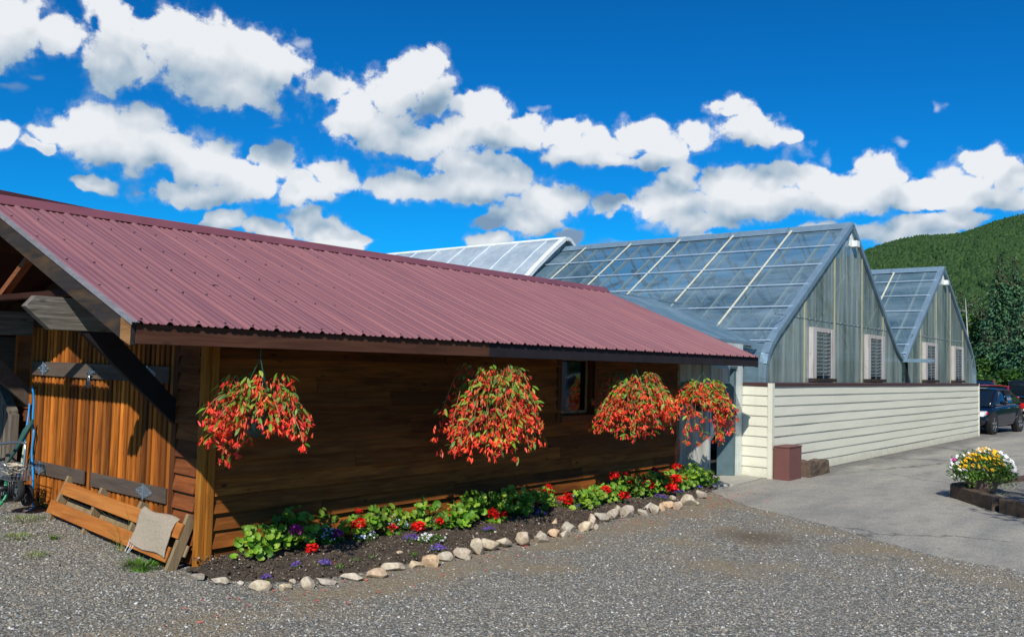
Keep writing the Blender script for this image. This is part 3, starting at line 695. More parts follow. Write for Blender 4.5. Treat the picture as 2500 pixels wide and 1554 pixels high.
# outrigger beams with knee braces
def outrigger(y):
    b = MB().prism([(-1.372, y, 2.225), (-1.297, y, 2.315), (-.0, y, 2.315), (-.0, y, 2.045), (-1.172, y, 2.045)], (0, .085, 0)).build('outrigger_beam', 'weathered', shed, bevel=.004)
    MB().prism([(-.93, y+.012, 2.05), (-.64, y+.012, 2.05), (-.0, y+.012, 1.42), (-.0, y+.012, 1.20)], (0, .06, 0)).build('brace', 'painted_grey' if y > 1 else 'brace_shaded', b, bevel=.003)
outrigger(.45); outrigger(3.72)
# gable truss and rafters under the overhang
tr = MB()
tr.beam((-.95, YE+.5, roof_z(YE+.5)-.13), (-.95, YR, ZR-.13), .05, .09); tr.beam((-.95, YB-.5, roof_z(YE+.5)-.13), (-.95, YR, ZR-.13), .05, .09)
tr.beam((-.95, .5, 2.37), (-.95, 3.7, 2.37), .05, .1, (1, 0, 0))
tr.build('truss', 'soffit_wood', shed)
MB().beam((-.9, 2.3, 2.38), (-.9, 1.45, roof_z(1.4)-.2), .06, .07, (1, 0, 0)).build('strut', 'strut_wood', shed)
# deck under the sheets, then the ribbed sheets
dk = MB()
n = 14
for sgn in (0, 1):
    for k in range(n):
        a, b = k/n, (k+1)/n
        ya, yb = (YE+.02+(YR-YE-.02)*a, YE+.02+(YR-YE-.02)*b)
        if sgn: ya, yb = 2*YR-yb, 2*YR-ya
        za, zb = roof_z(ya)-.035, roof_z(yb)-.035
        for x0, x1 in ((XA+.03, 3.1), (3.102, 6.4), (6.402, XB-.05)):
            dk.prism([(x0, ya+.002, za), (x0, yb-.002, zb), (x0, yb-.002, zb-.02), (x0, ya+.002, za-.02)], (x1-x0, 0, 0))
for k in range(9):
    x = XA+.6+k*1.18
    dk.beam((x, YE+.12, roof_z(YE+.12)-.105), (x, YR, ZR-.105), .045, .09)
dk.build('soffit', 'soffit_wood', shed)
def rib_sheet(name, x0, x1, ya, yb, zf, mat, parent, pitch=.2286, h=.02, nrow=9, wav=.0025):
    px = []; x = x0
    while x < x1-.001:
        for dx, z in ((0, 0), (.018, h), (.042, h), (.060, 0), (.094, 0), (.102, .008), (.114, .008), (.122, 0), (.154, 0), (.162, .008), (.174, .008), (.182, 0)):
            if x+dx < x1: px.append((x+dx, z))
        x += pitch
    px.append((x1, 0)); n = len(px); V = []
    W = rs.normal(0, 1, (nrow, n//12+2))
    for r in range(nrow):
        y = ya+(yb-ya)*r/(nrow-1)
        for i, (xx, z) in enumerate(px):
            V.append((xx, y, zf(y)+z+wav*W[r, i//12]*(0 if r in (0, nrow-1) else 1)))
    F = [(r*n+i, r*n+i+1, (r+1)*n+i+1, (r+1)*n+i) for r in range(nrow-1) for i in range(n-1)]
    return MB().add(V, F).build(name, mat, parent)
roof = rib_sheet('roof', XA+.0, XB, YE-.03, YR, roof_z, 'roof_maroon', shed)
rib_sheet('roof', XA+.0, XB, YB+.03, YR, roof_z, 'roof_maroon', shed)
rc = MB()
for x0, x1 in ((XA-.01, 2.02), (1.98, 5.02), (4.98, XB+.01)):
    e = .002*rnd.random()
    rc.prism([(x0, YR-.16, roof_z(YR-.16)+.022+e), (x0, YR-.165, roof_z(YR-.16)+.014+e), (x0, YR, ZR+.03+e), (x0, YR+.165, roof_z(YR-.16)+.014+e), (x0, YR+.16, roof_z(YR-.16)+.022+e), (x0, YR+.02, ZR+.058+e), (x0, YR-.02, ZR+.058+e)], (x1-x0, 0, 0))
rc.build('ridge_cap', 'roof_maroon_dark', roof)
sc = MB()
for r, y in enumerate((YE+.06, YE+.75, YE+1.35, YE+1.95, YE+2.55)):
    x = XA+.085
    while x < XB:
        yy = y+rnd.uniform(-.015, .015); xx = x+rnd.uniform(-.008, .008); z = roof_z(yy)
        sc.tube([(xx, yy, z), (xx, yy-.002, z+.009)], .0085, 6); x += .2286
add_to(roof, sc, 'screw_dark')
# panel side laps: a thin raised edge every 0.914 m
lp = MB(); x = XA+.914+.062
while x < XB:
    lp.prism([(x, YE-.03, roof_z(YE-.03)+.001), (x+.012, YE-.03, roof_z(YE-.03)+.001), (x+.012, YE-.03, roof_z(YE-.03)+.004), (x, YE-.03, roof_z(YE-.03)+.004)], (0, YR-YE-.1, SL*(YR-YE-.1))); x += .9144
lp.build('sheet_laps', 'roof_maroon_dark', roof)
# fascia and rake boards
zf = ZE-.012
MB().box(XA+.02, 2.62, YE, YE+.035, zf-.145, zf).build('fascia', 'fascia_brown', shed, bevel=.004)
MB().box(2.623, XB-.06, YE+.001, YE+.034, zf-.148, zf).build('fascia', 'fascia_dark', shed, bevel=.004)
def rake(x, m, name='rake_board'):
    p = [(x, YE+.0, roof_z(YE)-.008), (x, YE, roof_z(YE)-.165), (x, YE+.02, roof_z(YE)-.172), (x, YR, ZR-.18), (x, YR, ZR-.012)]
    a = MB().prism(p, (.036, 0, 0)); q = [(a_, 2*YR-b, c) for a_, b, c in p]; a.prism(q, (.036, 0, 0)); return a.build(name, m, shed, bevel=.004)
rk = rake(XA-.018, 'rake_grey'); rake(XB-.05, 'fascia_dark')
MB().prism([(XA-.021, YE-.003, roof_z(YE)-.168), (XA-.021, YE-.003, roof_z(YE)-.02), (XA-.021, YE+.15, roof_z(YE)+.035), (XA-.021, YE+.15, roof_z(YE)-.118)], (.002, 0, 0)).build('board_end', 'fascia_end', rk)
dm = MB()
for a, b in ((YE-.03, YR), ):
    dm.prism([(XA-.032, a, roof_z(a)+.012), (XA-.032, a, roof_z(a)-.012), (XA-.026, a, roof_z(a)-.012), (XA-.026, a, roof_z(a)+.006), (XA+.03, a, roof_z(a)+.006), (XA+.03, a, roof_z(a)+.012)], (0, b-a, SL*(b-a)))
dm.build('drip_edge', 'drip_metal', rk)
# window
wn = MB(); tw = .085
wn.box(WX0-tw, WX0, -.045, -.0, WZ0-tw, WZ1+.06).box(WX1, WX1+tw, -.045, -.0, WZ0-tw, WZ1+.06).box(WX0, WX1, -.045, .0, WZ1, WZ1+.06).box(WX0, WX1, -.055, .0, WZ0-tw, WZ0)
wn.box(WX0-.001, WX0+.015, .0, .13, WZ0, WZ1).box(WX1-.015, WX1+.001, .0, .13, WZ0, WZ1).box(WX0+.015, WX1-.015, .0, .13, WZ0-.002, WZ0+.018).box(WX0+.015, WX1-.015, .0, .13, WZ1-.015, WZ1+.002)
win = wn.build('window', 'trim_brown', shed, bevel=.003)
MB().box(WX0+.016, WX0+.055, .07, .10, WZ0+.02, WZ1-.017).box(WX1-.06, WX1-.016, .07, .10, WZ0+.02, WZ1-.017).box(WX0+.056, WX1-.061, .071, .099, WZ1-.065, WZ1-.017).box(WX0+.056, WX1-.061, .071, .099, WZ0+.02, WZ0+.055).build('sash', 'frame_tan', win, bevel=.003)
MB().box(WX0+.05, WX1-.055, .082, .088, WZ0+.05, WZ1-.06).build('pane', 'glass_dark', win)

# roof of the taller building behind
bk = thing('barn', 'taller building behind the shed ridge, only its shaded maroon roof edge showing', 'barn', (-3, 6, 0))
a, b, c = at(-60, 451, 1, 2.6), at(0, 463, 1, 2.6), at(305, 525, 1, 2.6)
s_ = (b[2]-c[2])/(b[0]-c[0]); x0 = -4.5; z0 = b[2]+s_*(x0-b[0])
MB().prism([(x0, 2.6, z0), (c[0]+.6, 2.6, c[2]+s_*.6), (c[0]+.6, 2.6, c[2]-.25), (x0, 2.6, z0-.25)], (0, 7, 0)).build('roof', 'barn_roof_shaded', bk)
MB().box(-4.3, -1.5, 6.3, 9.2, 0, 3.3).build('wall', 'dark_boards', bk)

# ================================================================== PORCH between shed and greenhouse
porch = thing('glazed_porch', 'lean-to entrance of clouded plastic sheets between the shed and the tall greenhouse', 'porch', (9.2, -.2, 0))
pz = lambda y: 2.40+.395*(y-0)
rr_ = rib_sheet('roof', 8.0, 11.35, -.02, 2.2, pz, 'poly_roof', porch, pitch=.076, h=.022, nrow=5, wav=.002)
pr2 = MB(); pr2.add([(11.35, -.02, pz(-.02)), (12.45, 2.2, pz(2.2)), (11.35, 2.2, pz(2.2))], [(0, 1, 2)]); pr2.build('roof_end', 'poly_roof', porch)
MB().box(8.0, 11.36, -.06, -.03, 2.33, 2.405).build('gutter', 'steel_blue', porch); MB().beam((8, 2.2, pz(2.2)+.01), (12.45, 2.2, pz(2.2)+.01), .1, .04).build('ridge_cap', 'steel_blue', porch)
pr = MB()
for y in (.5, 1.1, 1.7): pr.beam((8.4, y, pz(y)-.04), (11.35, y, pz(y)-.04), .04, .05)
for x in (8.6, 9.5, 10.4, 11.2): pr.beam((x, 0, pz(0)-.08), (x, 2.2, pz(2.2)-.08), .04, .06)
pr.build('rafter', 'rafter_cream', porch)
MB().prism([(8.425, -.04, 0), (9.0, -.29, 0), (9.0, -.27, 0), (8.425, -.02, 0)], (0, 0, 2.34)).build('wall_panel', 'poly_porch', porch)
MB().box(8.995, 9.02, -.3, -.26, 0, 1.9).box(9.0, 9.03, -.295, -.262, 1.9, 2.32).box(9.02, 9.72, -.295, -.265, 1.89, 1.935).box(9.02, 9.72, -.292, -.268, 1.635, 1.66).box(9.70, 9.725, -.292, -.268, 1.66, 1.89).build('door_frame', 'steel_blue', porch)
MB().box(9.03, 9.70, -.285, -.28, 1.66, 1.89).build('transom', 'poly_porch', porch)
MB().box(9.02, 10.05, -.282, -.278, 1.935, 2.33).build('head_panel', 'poly_side', porch)
MB().prism([(9.80, -.03, 0.03), (9.95, -.262, .03), (10.03, -.262, .03), (10.03, -.24, .03), (9.97, -.24, .03), (9.83, -.01, .03)], (0, 0, 1.86)).box(9.72, 10.03, -.29, -.262, 1.892, 1.935).build('door', 'door_teal', porch)
MB().box(10.032, 10.30, -.262, -.25, .02, 2.33).build('side_panel', 'poly_side', porch)
MB().box(8.42, 11.3, 2.3, 2.35, 0, 3.1).build('back_wall', 'interior_dark', porch)
bd = MB().prism([(9.42, .12, .05), (9.62, .05, .05), (9.66, .09, .05), (9.46, .16, .05)], (.42, .1, 1.45)).build('white_board', 'white_paint', None, bevel=.004)
tag(bd, 'white board leaning inside the open porch doorway', 'board')
tb = MB().lathe((9.75, .75, 0.02), [(0, 0), (.24, 0), (.3, .5), (.31, .5), (.25, .03), (0, .03)]).build('tub', 'tub_red', None, True)
tag(tb, 'dark red tub standing in the shade inside the porch doorway', 'tub')

# ================================================================== GREENHOUSES
GY = -.22; XG = 11.28; BW = 8.6
def gh_profile(x0):
    """left foot to ridge to right foot of one bay, in x and z"""
    h = BW/2+.1
    L = [(0, 0), (0, 1.72), (.04, 1.98), (.13, 2.18), (.30, 2.38), (.52, 2.56), (.85, 2.79), (2.15, 3.66), (3.7, 4.68), (4.62, 5.30)]
    return [(x0+a, b) for a, b in L]
bays = [(XG, XG+4.75, XG+8.78, 5.28), (XG+8.95, XG+12.95, XG+17.05, 5.12)]
def bay_outline(b):
    xl, xp, xr, zp = b
    left = [(xl, 1.72), (xl+.03, 1.98), (xl+.12, 2.18), (xl+.30, 2.38), (xl+.55, 2.58)] if b is bays[0] else [(xl+.1, 2.26), (xl+.5, 2.62)]
    right = [(xr-.62, 2.55), (xr-.3, 2.38), (xr, 2.26)] if b is bays[0] else [(xr-.72, 2.84), (xr-.36, 2.5), (xr-.12, 2.2), (xr-.02, 1.95), (xr, 1.6)]
    return left, (xp, zp), right
ghs = []
def greenhouse(b, L, label):
    xl, xp, xr, zp = b; left, top, right = bay_outline(b)
    g = thing('greenhouse', label, 'greenhouse', (xp, GY, 0), 'greenhouses with steep plastic roofs')
    # roof skins
    for side, pts in (('l', left+[top]), ('r', [top]+right)):
        P = [(x, z) for x, z in pts]
        if (b is bays[0]) and side == 'l': P = [(xl, .3)]+P
        if (b is bays[1]) and side == 'r': P = P+[(xr, .3)]
        nY = 12; V = []; F = []
        # refine long spans
        Q = [P[0]]
        for p, q in zip(P[:-1], P[1:]):
            n = max(1, int(math.hypot(q[0]-p[0], q[1]-p[1])/.5))
            Q += [(p[0]+(q[0]-p[0])*k/n, p[1]+(q[1]-p[1])*k/n) for k in range(1, n+1)]
        for j in range(nY+1):
            for (x, z) in Q: V.append((x, GY+L*j/nY, z+rnd.uniform(-.006, .006)))
        k = len(Q); F = [(j*k+i, j*k+i+1, (j+1)*k+i+1, (j+1)*k+i) for j in range(nY) for i in range(k-1)]
        MB().add(V, F).build('roof', 'poly_roof', g, True)
    # purlins on the outside and rafters inside
    slope = lambda z: top[0]-(top[0]-left[-1][0])*(top[1]-z)/(top[1]-left[-1][1])
    pu = MB()
    for z in (4.67, 4.17, 3.67, 3.15, 2.66, 2.42):
        x = slope(z); MB().tube([(x-.02, GY, z+.03), (x-.02, GY+L, z+.03)], .016, 6).build('purlin', 'pale_steel', g)
    y = GY+.45; k = 0
    while y < GY+L:
        w = .05 if k % 2 == 0 else .035; rf = MB()
        rf.beam((left[-1][0]+.04, y, left[-1][1]-.03), (top[0], y, top[1]-.05), w, .07); rf.beam((right[0][0]-.04, y, right[0][1]-.03), (top[0], y, top[1]-.05), w, .07)
        if k % 2: rf.beam((left[-1][0]+1.4, y, 3.35), (right[0][0]-1.4, y, 3.3), .04, .08)
        rf.build('rafter', 'rafter_cream', g); y += .72; k += 1
    y = GY+1.0
    while y < GY+L:
        tz = MB(); tz.beam((xl+1.2, y, 2.9), (xp+.9, y, 4.35), .06, .08); tz.beam((xp-.9, y, 4.4), (xr-1.2, y, 2.9), .06, .08); tz.build('truss', 'fascia_dark', g); y += 1.44
    # glazing bars on the near slope, from ridge to eave
    for y in np.arange(GY+1.35, GY+L, 1.5):
        for P_, Q_ in (((left[-1][0]+.02, left[-1][1]), (top[0]-.03, top[1])), ((right[0][0]-.02, right[0][1]), (top[0]+.03, top[1]))):
            MB().beam((P_[0], y, P_[1]+.035), (Q_[0], y, Q_[1]+.02), .045, .02).build('glazing_bar', 'bar_cream', g)
    # ridge cap in lengths
    rc = MB(); y = GY-.05
    while y < GY+L: rc.prism([(xp-.20, y, zp-.10), (xp-.19, y, zp-.085), (xp-.02, y, zp+.06), (xp+.02, y, zp+.06), (xp+.19, y, zp-.085), (xp+.2, y, zp-.10), (xp, y, zp+.03)], (0, min(1.52, GY+L-y), 0)); y += 1.5
    for k in range(int(L/.75)): rc.box(xp-.13, xp-.10, GY+.4+k*.75, GY+.46+k*.75, zp-.03, zp+.005)
    rc.build('ridge_cap', 'steel_blue', g)
    # gable sheet
    foot = [(xl, 1.0), *left, top, *right, (xr, 1.0)]
    if b is bays[0]: foot[-1] = (xr+.0, 1.0)
    else: foot[0] = (xl+.02, 1.0)
    wins = [(xl+2.3, xl+3.45), (xl+5.8, xl+6.95)] if b is bays[0] else [(xl+1.86, xl+3.0), (xl+5.1, xl+6.2)]
    WZa, WZb = 1.74, 2.80
    # vertical strips so the window openings stay open
    xsx = sorted({x for x, z in foot} | {w for p in wins for w in p} | set(np.arange(xl+.3, xr, .45)))
    zt = lambda x: np.interp(x, [p[0] for p in foot if p[1] > 1.01], [p[1] for p in foot if p[1] > 1.01])
    gm = MB()
    for p, q in zip(xsx[:-1], xsx[1:]):
        if q-p < .002: continue
        m = (p+q)/2; j = rnd.uniform(-.004, .004)
        op = any(w0 < m < w1 for w0, w1 in wins)
        rows = [((p, 1.0), (q, 1.0), (q, WZa), (p, WZa)), ((p, WZb), (q, WZb), (q, zt(q)-.01), (p, zt(p)-.01))] if op else [((p, 1.0), (q, 1.0), (q, zt(q)-.01), (p, zt(p)-.01))]
        for r in rows: gm.add([(x, GY, z) for x, z in r], [(0, 1, 2, 3)])
    gm.build('gable', 'poly_gable', g)
    for x in ([xl+2.0, xl+3.72, xl+5.55, xl+7.15] if b is bays[0] else [xl+.2, xl+1.6, xl+3.25, xl+4.9, xl+6.5]):
        MB().box(x-.03, x+.03, GY-.014, GY-.002, 1.0, zt(x)-.04).build('cover_strip', 'strip_tan', g)
    sc = MB(); x = xl+.5
    while x < xr-.4: sc.tube([(x, GY-.02, 2.97), (x, GY-.001, 2.97)], .018, 6); x += .3
    sc.box(xl+.6, xr-.7, GY-.006, GY-.001, 2.955, 2.97)
    sc.build('fixings', 'galvanised', g)
    # edge trim following the outline
    et = MB(); path = [(xl, 1.0) if b is bays[0] else (xl+.02, 2.2)]+left+[top]+right+([(xr, 1.0)] if b is bays[1] else [])
    for (x0, z0), (x1, z1) in zip(path[:-1], path[1:]):
        et.beam((x0, GY-.03, z0+.0), (x1, GY-.03, z1+.0), .10, .075, (0, 1, 0)); et.beam((x0, GY+.02, z0+.03), (x1, GY+.02, z1+.03), .03, .16, (0, 1, 0))
    et.build('edge_trim', 'steel_blue', g)
    hv = MB().prism([(xp-.17, GY-.012, zp-.5), (xp+.2, GY-.012, zp-.52), (xp+.17, GY-.012, zp-.34), (xp, GY-.012, zp-.16)], (0, .008, 0)); hv.box(xp+.02, xp+.2, GY-.14, GY-.02, zp-.5, zp-.36)
    hv.build('vent_cap', 'foil_white', g, bevel=.01)
    for w0, w1 in wins:
        f = .145
        fr = MB().box(w0-.06, w0+f, GY-.09, GY+.1, WZa, WZb).box(w1-f, w1+.06, GY-.09, GY+.1, WZa, WZb).box(w0+f, w1-f, GY-.085, GY+.1, WZb-.09, WZb).build('louvre_window', 'louvre_frame', g, bevel=.006)
        MB().box(w0-.08, w1+.08, GY-.13, GY+.1, WZa-.07, WZa-.002).build('sill', 'rake_grey', fr, bevel=.004)
        sl = MB(); nL = 12
        for k in range(nL):
            z = WZa+.05+(WZb-WZa-.18)*k/(nL-1)
            sl.obox(((w0+w1)/2, GY-.03, z), ((w1-w0)/2-f-.005, 0, 0), (0, .042, -.028), (0, .0012, .002))
        sl.build('louvres', 'louvre_glass', fr)
        MB().box((w0+w1)/2-.012, (w0+w1)/2+.012, GY-.085, GY-.065, WZa, WZb-.1).box(w0+f, w0+f+.02, GY-.08, GY-.05, WZa, WZb-.1).box(w1-f-.02, w1-f, GY-.08, GY-.05, WZa, WZb-.1).build('bars', 'galvanised', fr)
        MB().box(w0+f-.01, w1-f+.01, GY+.1, GY+.14, WZa, WZb).build('dark_backing', 'interior_dark', fr)  # near-black panel, the shade of the interior put into its colour
    return g
g1 = greenhouse(bays[0], 8.25, 'nearer tall greenhouse with steep blue-grey plastic roof and streaked gable')
g2 = greenhouse(bays[1], 8.25, 'farther smaller-looking greenhouse beyond the valley gutter, nearest the dark trees')
MB().box(XG+8.70, XG+8.98, GY-.75, GY+8, 2.20, 2.235).box(XG+8.70, XG+8.72, GY-.75, GY+8, 2.235, 2.29).box(XG+8.96, XG+8.98, GY-.75, GY+8, 2.235, 2.29).build('valley_gutter', 'steel_blue', g1)
MB().beam((XG+8.84, GY-.10, 2.18), (XG+9.25, GY-.02, 1.2), .07, .05, (0, 1, 0)).build('downpipe', 'fascia_dark', g1)
# dark slabs added inside so the see-through skins look dim
MB().box(XG+.6, XG+8.2, .6, 7.5, .7, .8).box(XG+9.6, XG+16.5, .6, 7.5, .7, .8).box(XG+.1, XG+17, 7.9, 8.0, 0, 2.6).build('dark_slabs', 'fascia_dark', g1)
# white film house behind
fh = thing('film_greenhouse', 'pale white film greenhouse behind the shed ridge, end arch trimmed in white', 'greenhouse', (15.9, 8.1, 0))
FZ, FX, FYa, FYb = 5.56, 16.05, 7.95, 30.
arc = [(FX-.55*k*k*.0-4.6*math.sin(a), FZ-.02-4.2*(1-math.cos(a))*.93-1.0*math.sin(a)) for k, a in enumerate(np.linspace(0, 1.3, 12))]
arc = [(FX-x, FZ-z) for x, z in ((0, 0), (.12, .02), (.3, .14), (.7, .42), (1.46, 1.2-.2), (2.2, 1.62), (3.2, 2.4), (3.9, 3.0), (4.4, 3.8), (4.5, 5.0))]
full = arc[::-1]+[(2*FX-x, z) for x, z in arc[1:]]
k = len(full); nY = 24; V = [(x, FYa+(FYb-FYa)*j/nY, z+rnd.uniform(-.02, .02)) for j in range(nY+1) for x, z in full]
MB().add(V, [(j*k+i, j*k+i+1, (j+1)*k+i+1, (j+1)*k+i) for j in range(nY) for i in range(k-1)]).build('film_cover', 'poly_film', fh, True)
MB().prism([(x, FYa+.03, z) for x, z in full], (0, .02, 0)).build('end_wall', 'poly_gable', fh)
for j in range(0, 20):
    y = FYa+.6+j*1.1; rb = MB()
    for p, q in zip(full[:-1], full[1:]): rb.beam((p[0]-.0, y, p[1]+.008), (q[0]-.0, y, q[1]+.008), .03, .02)
    rb.build('rib', 'pale_rib', fh)
et = MB()
for p, q in zip(full[:-1], full[1:]): et.beam((p[0], FYa-.02, p[1]), (q[0], FYa-.02, q[1]), .16, .10, (0, 0, 1))
et.tube([(FX, FYa, FZ+.02), (FX, FYb, FZ+.02)], .05, 8)
et.build('end_trim', 'foil_white', fh)

# ================================================================== CREAM SIDED WALL
cw = thing('cream_wall', 'long low cream clapboard wall with a dark brown cap along the greenhouse front', 'wall', (18, -.8, 0))
CX0, CX1, CY0, CY1, CH = 10.31, 26.2, -.80, -.23, 1.60
mb = MB(); dz = CH/9
def smooth_lap(mb, axis, a0, a1, c, out):
    for r in range(9):
        z, zt = r*dz+.012, (r+1)*dz+.012; n = max(1, int((a1-a0)/1.2)); V = []; F = []
        for k in range(n+1):
            s = a0+(a1-a0)*k/n; w = rnd.uniform(-.003, .003)*(n > 2); w2 = rnd.uniform(-.004, .004)*(n > 2)
            for o, zz in ((0, z), (.024+w2, z+w), (.026+w2, z+.012+w), (.008+w2, zt+.002), (0, zt+.002)): V.append((s, c+out*o, zz) if axis == 0 else (c+out*o, s, zz))
        for k in range(n):
            b = 5*k; F += [(b+j, b+(j+1) % 5, b+5+(j+1) % 5, b+5+j) for j in range(5)]
        mb.add(V, F)
smooth_lap(mb, 0, CX0+.09, CX1-.03, CY0+.024, -1); smooth_lap(mb, 1, CY0+.07, CY1, CX0+.024, -1)
mb.box(CX0+.02, CX1-.02, CY0+.022, CY1, .0, CH).build('siding', 'cream_siding', cw)
MB().box(CX0-.014, CX0+.09, CY0-.014, CY0+.02, .0, CH+.055).box(CX0-.014, CX0+.02, CY0+.02, CY0+.07, 0, CH+.055).box(CX1-.03, CX1+.03, CY0-.014, CY0+.03, 0, CH+.055).box(CX0-.01, CX0+.02, CY1, CY1+.025, 0, CH+.05).build('corner_trim', 'cream_siding', cw, bevel=.003)
MB().box(CX0+.091, CX1-.031, CY0-.012, GY-.02, CH, CH+.055).box(CX0-.006, CX0+.09, CY0+.071, GY-.02, CH+.001, CH+.054).build('cap', 'cap_brown', cw, bevel=.004)

# brown box and rough block at the corner
bb = thing('waste_bin', 'brown square lidded box standing against the cream wall corner', 'bin', (10.6, -.99, 0))
MB().box(10.30, 10.86, -1.12, -.845, .0, .555).build('body', 'bin_brown', bb, bevel=.006)
MB().box(10.29, 10.87, -1.13, -.84, .558, .582).build('lid', 'bin_brown', bb, bevel=.005)
blk = []
bv, bf = [], []
mbk = MB(); nx_, ny_, nz_ = 14, 5, 5
sv = {}
def bkv(i, j, k):
    if (i, j, k) not in sv:
        x, y, z = i/(nx_-1), j/(ny_-1), k/(nz_-1); a = rnd.uniform(-.012, .012)
        sv[(i, j, k)] = len(bv); top = .27-.05*max(0, x-.25)+.02*math.sin(x*9)
        bv.append((11.05+1.05*x+a*(0 if i in (0,) else 1), -1.20+.25*y+.04*x+rnd.uniform(-.012, .012)*(x > .2), z*top+a*(k == nz_-1)))
    return sv[(i, j, k)]
for i in range(nx_-1):
    for j in range(ny_-1):
        bf += [(bkv(i, j, nz_-1), bkv(i+1, j, nz_-1), bkv(i+1, j+1, nz_-1), bkv(i, j+1, nz_-1))]
    for k in range(nz_-1):
        bf += [(bkv(i, 0, k), bkv(i+1, 0, k), bkv(i+1, 0, k+1), bkv(i, 0, k+1)), (bkv(i+1, ny_-1, k), bkv(i, ny_-1, k), bkv(i, ny_-1, k+1), bkv(i+1, ny_-1, k+1))]
for j in range(ny_-1):
    for k in range(nz_-1):
        bf += [(bkv(0, j+1, k), bkv(0, j, k), bkv(0, j, k+1), bkv(0, j+1, k+1)), (bkv(nx_-1, j, k), bkv(nx_-1, j+1, k), bkv(nx_-1, j+1, k+1), bkv(nx_-1, j, k+1))]
tag(mbk.add(bv, bf).build('timber_block', 'timber_tie', None, bevel=.006), 'rough grey-brown split timber block on the asphalt beside the brown bin', 'block')
# ================================================================== AT THE DOUBLE DOOR
ORD = 'first second third fourth fifth sixth seventh eighth ninth tenth eleventh twelfth thirteenth fourteenth fifteenth sixteenth seventeenth eighteenth nineteenth twentieth'.split()
def ordn(i):
    if i < 20: return ORD[i]
    t = ('twenty', 'thirty', 'forty')[(i+1)//10-2]
    return (t[:-1]+'ieth') if (i+1) % 10 == 0 else t+'-'+ORD[i % 10]
pal = thing('pallet', 'broken wooden pallet leaning on its edge against the double door', 'pallet', (-.15, 1.3, 0))
PB = np.array([-.27, .06, .01]); PT = np.array([-.27, 2.58, .14])   # foot line, right and left end
up = np.array([.17, 0, .42]); up /= np.linalg.norm(up); al = (PT-PB)/np.linalg.norm(PT-PB); out = np.cross(al, up); out *= -1 if out[0] > 0 else 1
LP = np.linalg.norm(PT-PB)
def pp(a, h, o=0): return PB+al*a+up*h+out*o
for a, hh in ((.045, .50), (.86, .47), (1.66, .47), (2.42, .47)):
    MB().obox(pp(a, hh/2, -.05), al*.021, up*hh/2, out*.048).build('stringer', 'pallet_stringer', pal, bevel=.005)
for h0, a0, a1 in ((.13, .07, 2.50), (.345, .02, 2.38)):
    MB().obox(pp((a0+a1)/2, h0, .008), al*(a1-a0)/2, up*.066, out*.009).build('slat', 'pallet_slat', pal, bevel=.003)
MB().obox(pp(1.2, .2, -.11), al*1.2, up*.05, out*.009).build('slat', 'pallet_stringer', pal, bevel=.003)
# carpet piece lying over the slats
n1, n2 = 40, 30; V = []
for i in range(n1+1):
    for j in range(n2+1):
        a, h = i/n1, j/n2; e = .012*math.sin(a*9+h*3)+.01*math.sin(h*11)
        A = .10+a*.62+e*(1 if j in (0, n2) else .6)+.05*(h-.5); Hh = .10+h*.33+.012*math.sin(a*7)
        o = .024+.012*math.sin(a*5+1)*math.sin(h*4)+rnd.uniform(-.0025, .0025)
        if h > .9: o -= (h-.9)*.25
        V.append(pp(A, Hh, o))
k = n2+1; F = [(i*k+j, (i+1)*k+j, (i+1)*k+j+1, i*k+j+1) for i in range(n1) for j in range(n2)]
m, t = new_mat('carpet'); cn = t.noise(t.pos, 140, 4, .8)
t.put(t.p.inputs['Base Color'], t.mix(t.maprange(cn, .35, .7), lin((150, 136, 116)), lin((206, 192, 170)))); t.p.inputs['Roughness'].default_value = 1; t.put(t.p.inputs['Normal'], t.bump(cn, 1, .012))
cp = MB().add(V, F).build('carpet_piece', 'carpet', None, True); tag(cp, 'square of worn beige carpet lying over the pallet slats', 'carpet')
sm = cp.modifiers.new('thick', 'SOLIDIFY'); sm.thickness = .012
fr = MB()
for i in range(5):
    a = .62+.025*i; fr.tube([pp(a, .14, .03), pp(a+rnd.uniform(-.01, .02), .08, .024), pp(a+rnd.uniform(.0, .05), .02, .024)], .0022, 4)
fr.build('frayed_thread', 'white_paint', cp)

def blades(name, lab, cx, cy, n, L, mat='grass_leaf', spread=.08, cat_='grass tuft', lean=.6, w=.004, group=None, curl=1.0, z0=None):
    """a tuft of narrow leaves as one countable plant"""
    V = []; F = []
    for i in range(n):
        a = rnd.uniform(0, 2*PI); r = spread*math.sqrt(rnd.random()); x, y = cx+r*math.cos(a), cy+r*math.sin(a); l = L*rnd.uniform(.45, 1.1); z = ground_z(x, y) if z0 is None else z0
        le = lean*rnd.uniform(.3, 1.2); b = len(V); px, py = -math.sin(a), math.cos(a)
        for s in range(4):
            q = s/3; ww = w*(1-q*.9); h = l*q*(1-.25*le*q*curl); o = l*le*q*q
            for sg in (-1, 1): V.append((x+math.cos(a)*o+px*ww*sg, y+math.sin(a)*o+py*ww*sg, z+h))
        F += [(b+2*s, b+2*s+1, b+2*s+3, b+2*s+2) for s in range(3)]
    o = MB().add(V, F).build(name, mat); return tag(o, lab, cat_, group)
blades('grass_tuft', 'thin tall grass growing through the middle of the pallet', -.22, .95, 34, .42, lean=.9, w=.0025)
blades('grass_tuft', 'wispy dry grass tuft against the door above the pallet', -.10, 1.02, 22, .5, lean=.5, w=.0022)
blades('weed_patch', 'low green weeds at the foot of the right end of the pallet', -.34, .34, 260, .085, 'fine_leaf', .17, 'weeds', 1.1, .006)
blades('grass_tuft', 'flat green grass tuft on the gravel left of the pallet', *at(60, 1290, 2, .05)[:2], 160, .05, spread=.2, lean=1.6)
blades('grass_tuft', 'yellow-green grass patch in the dirt nearest the left photo edge', *at(45, 1335, 2, .02)[:2], 110, .05, spread=.14, lean=1.5)
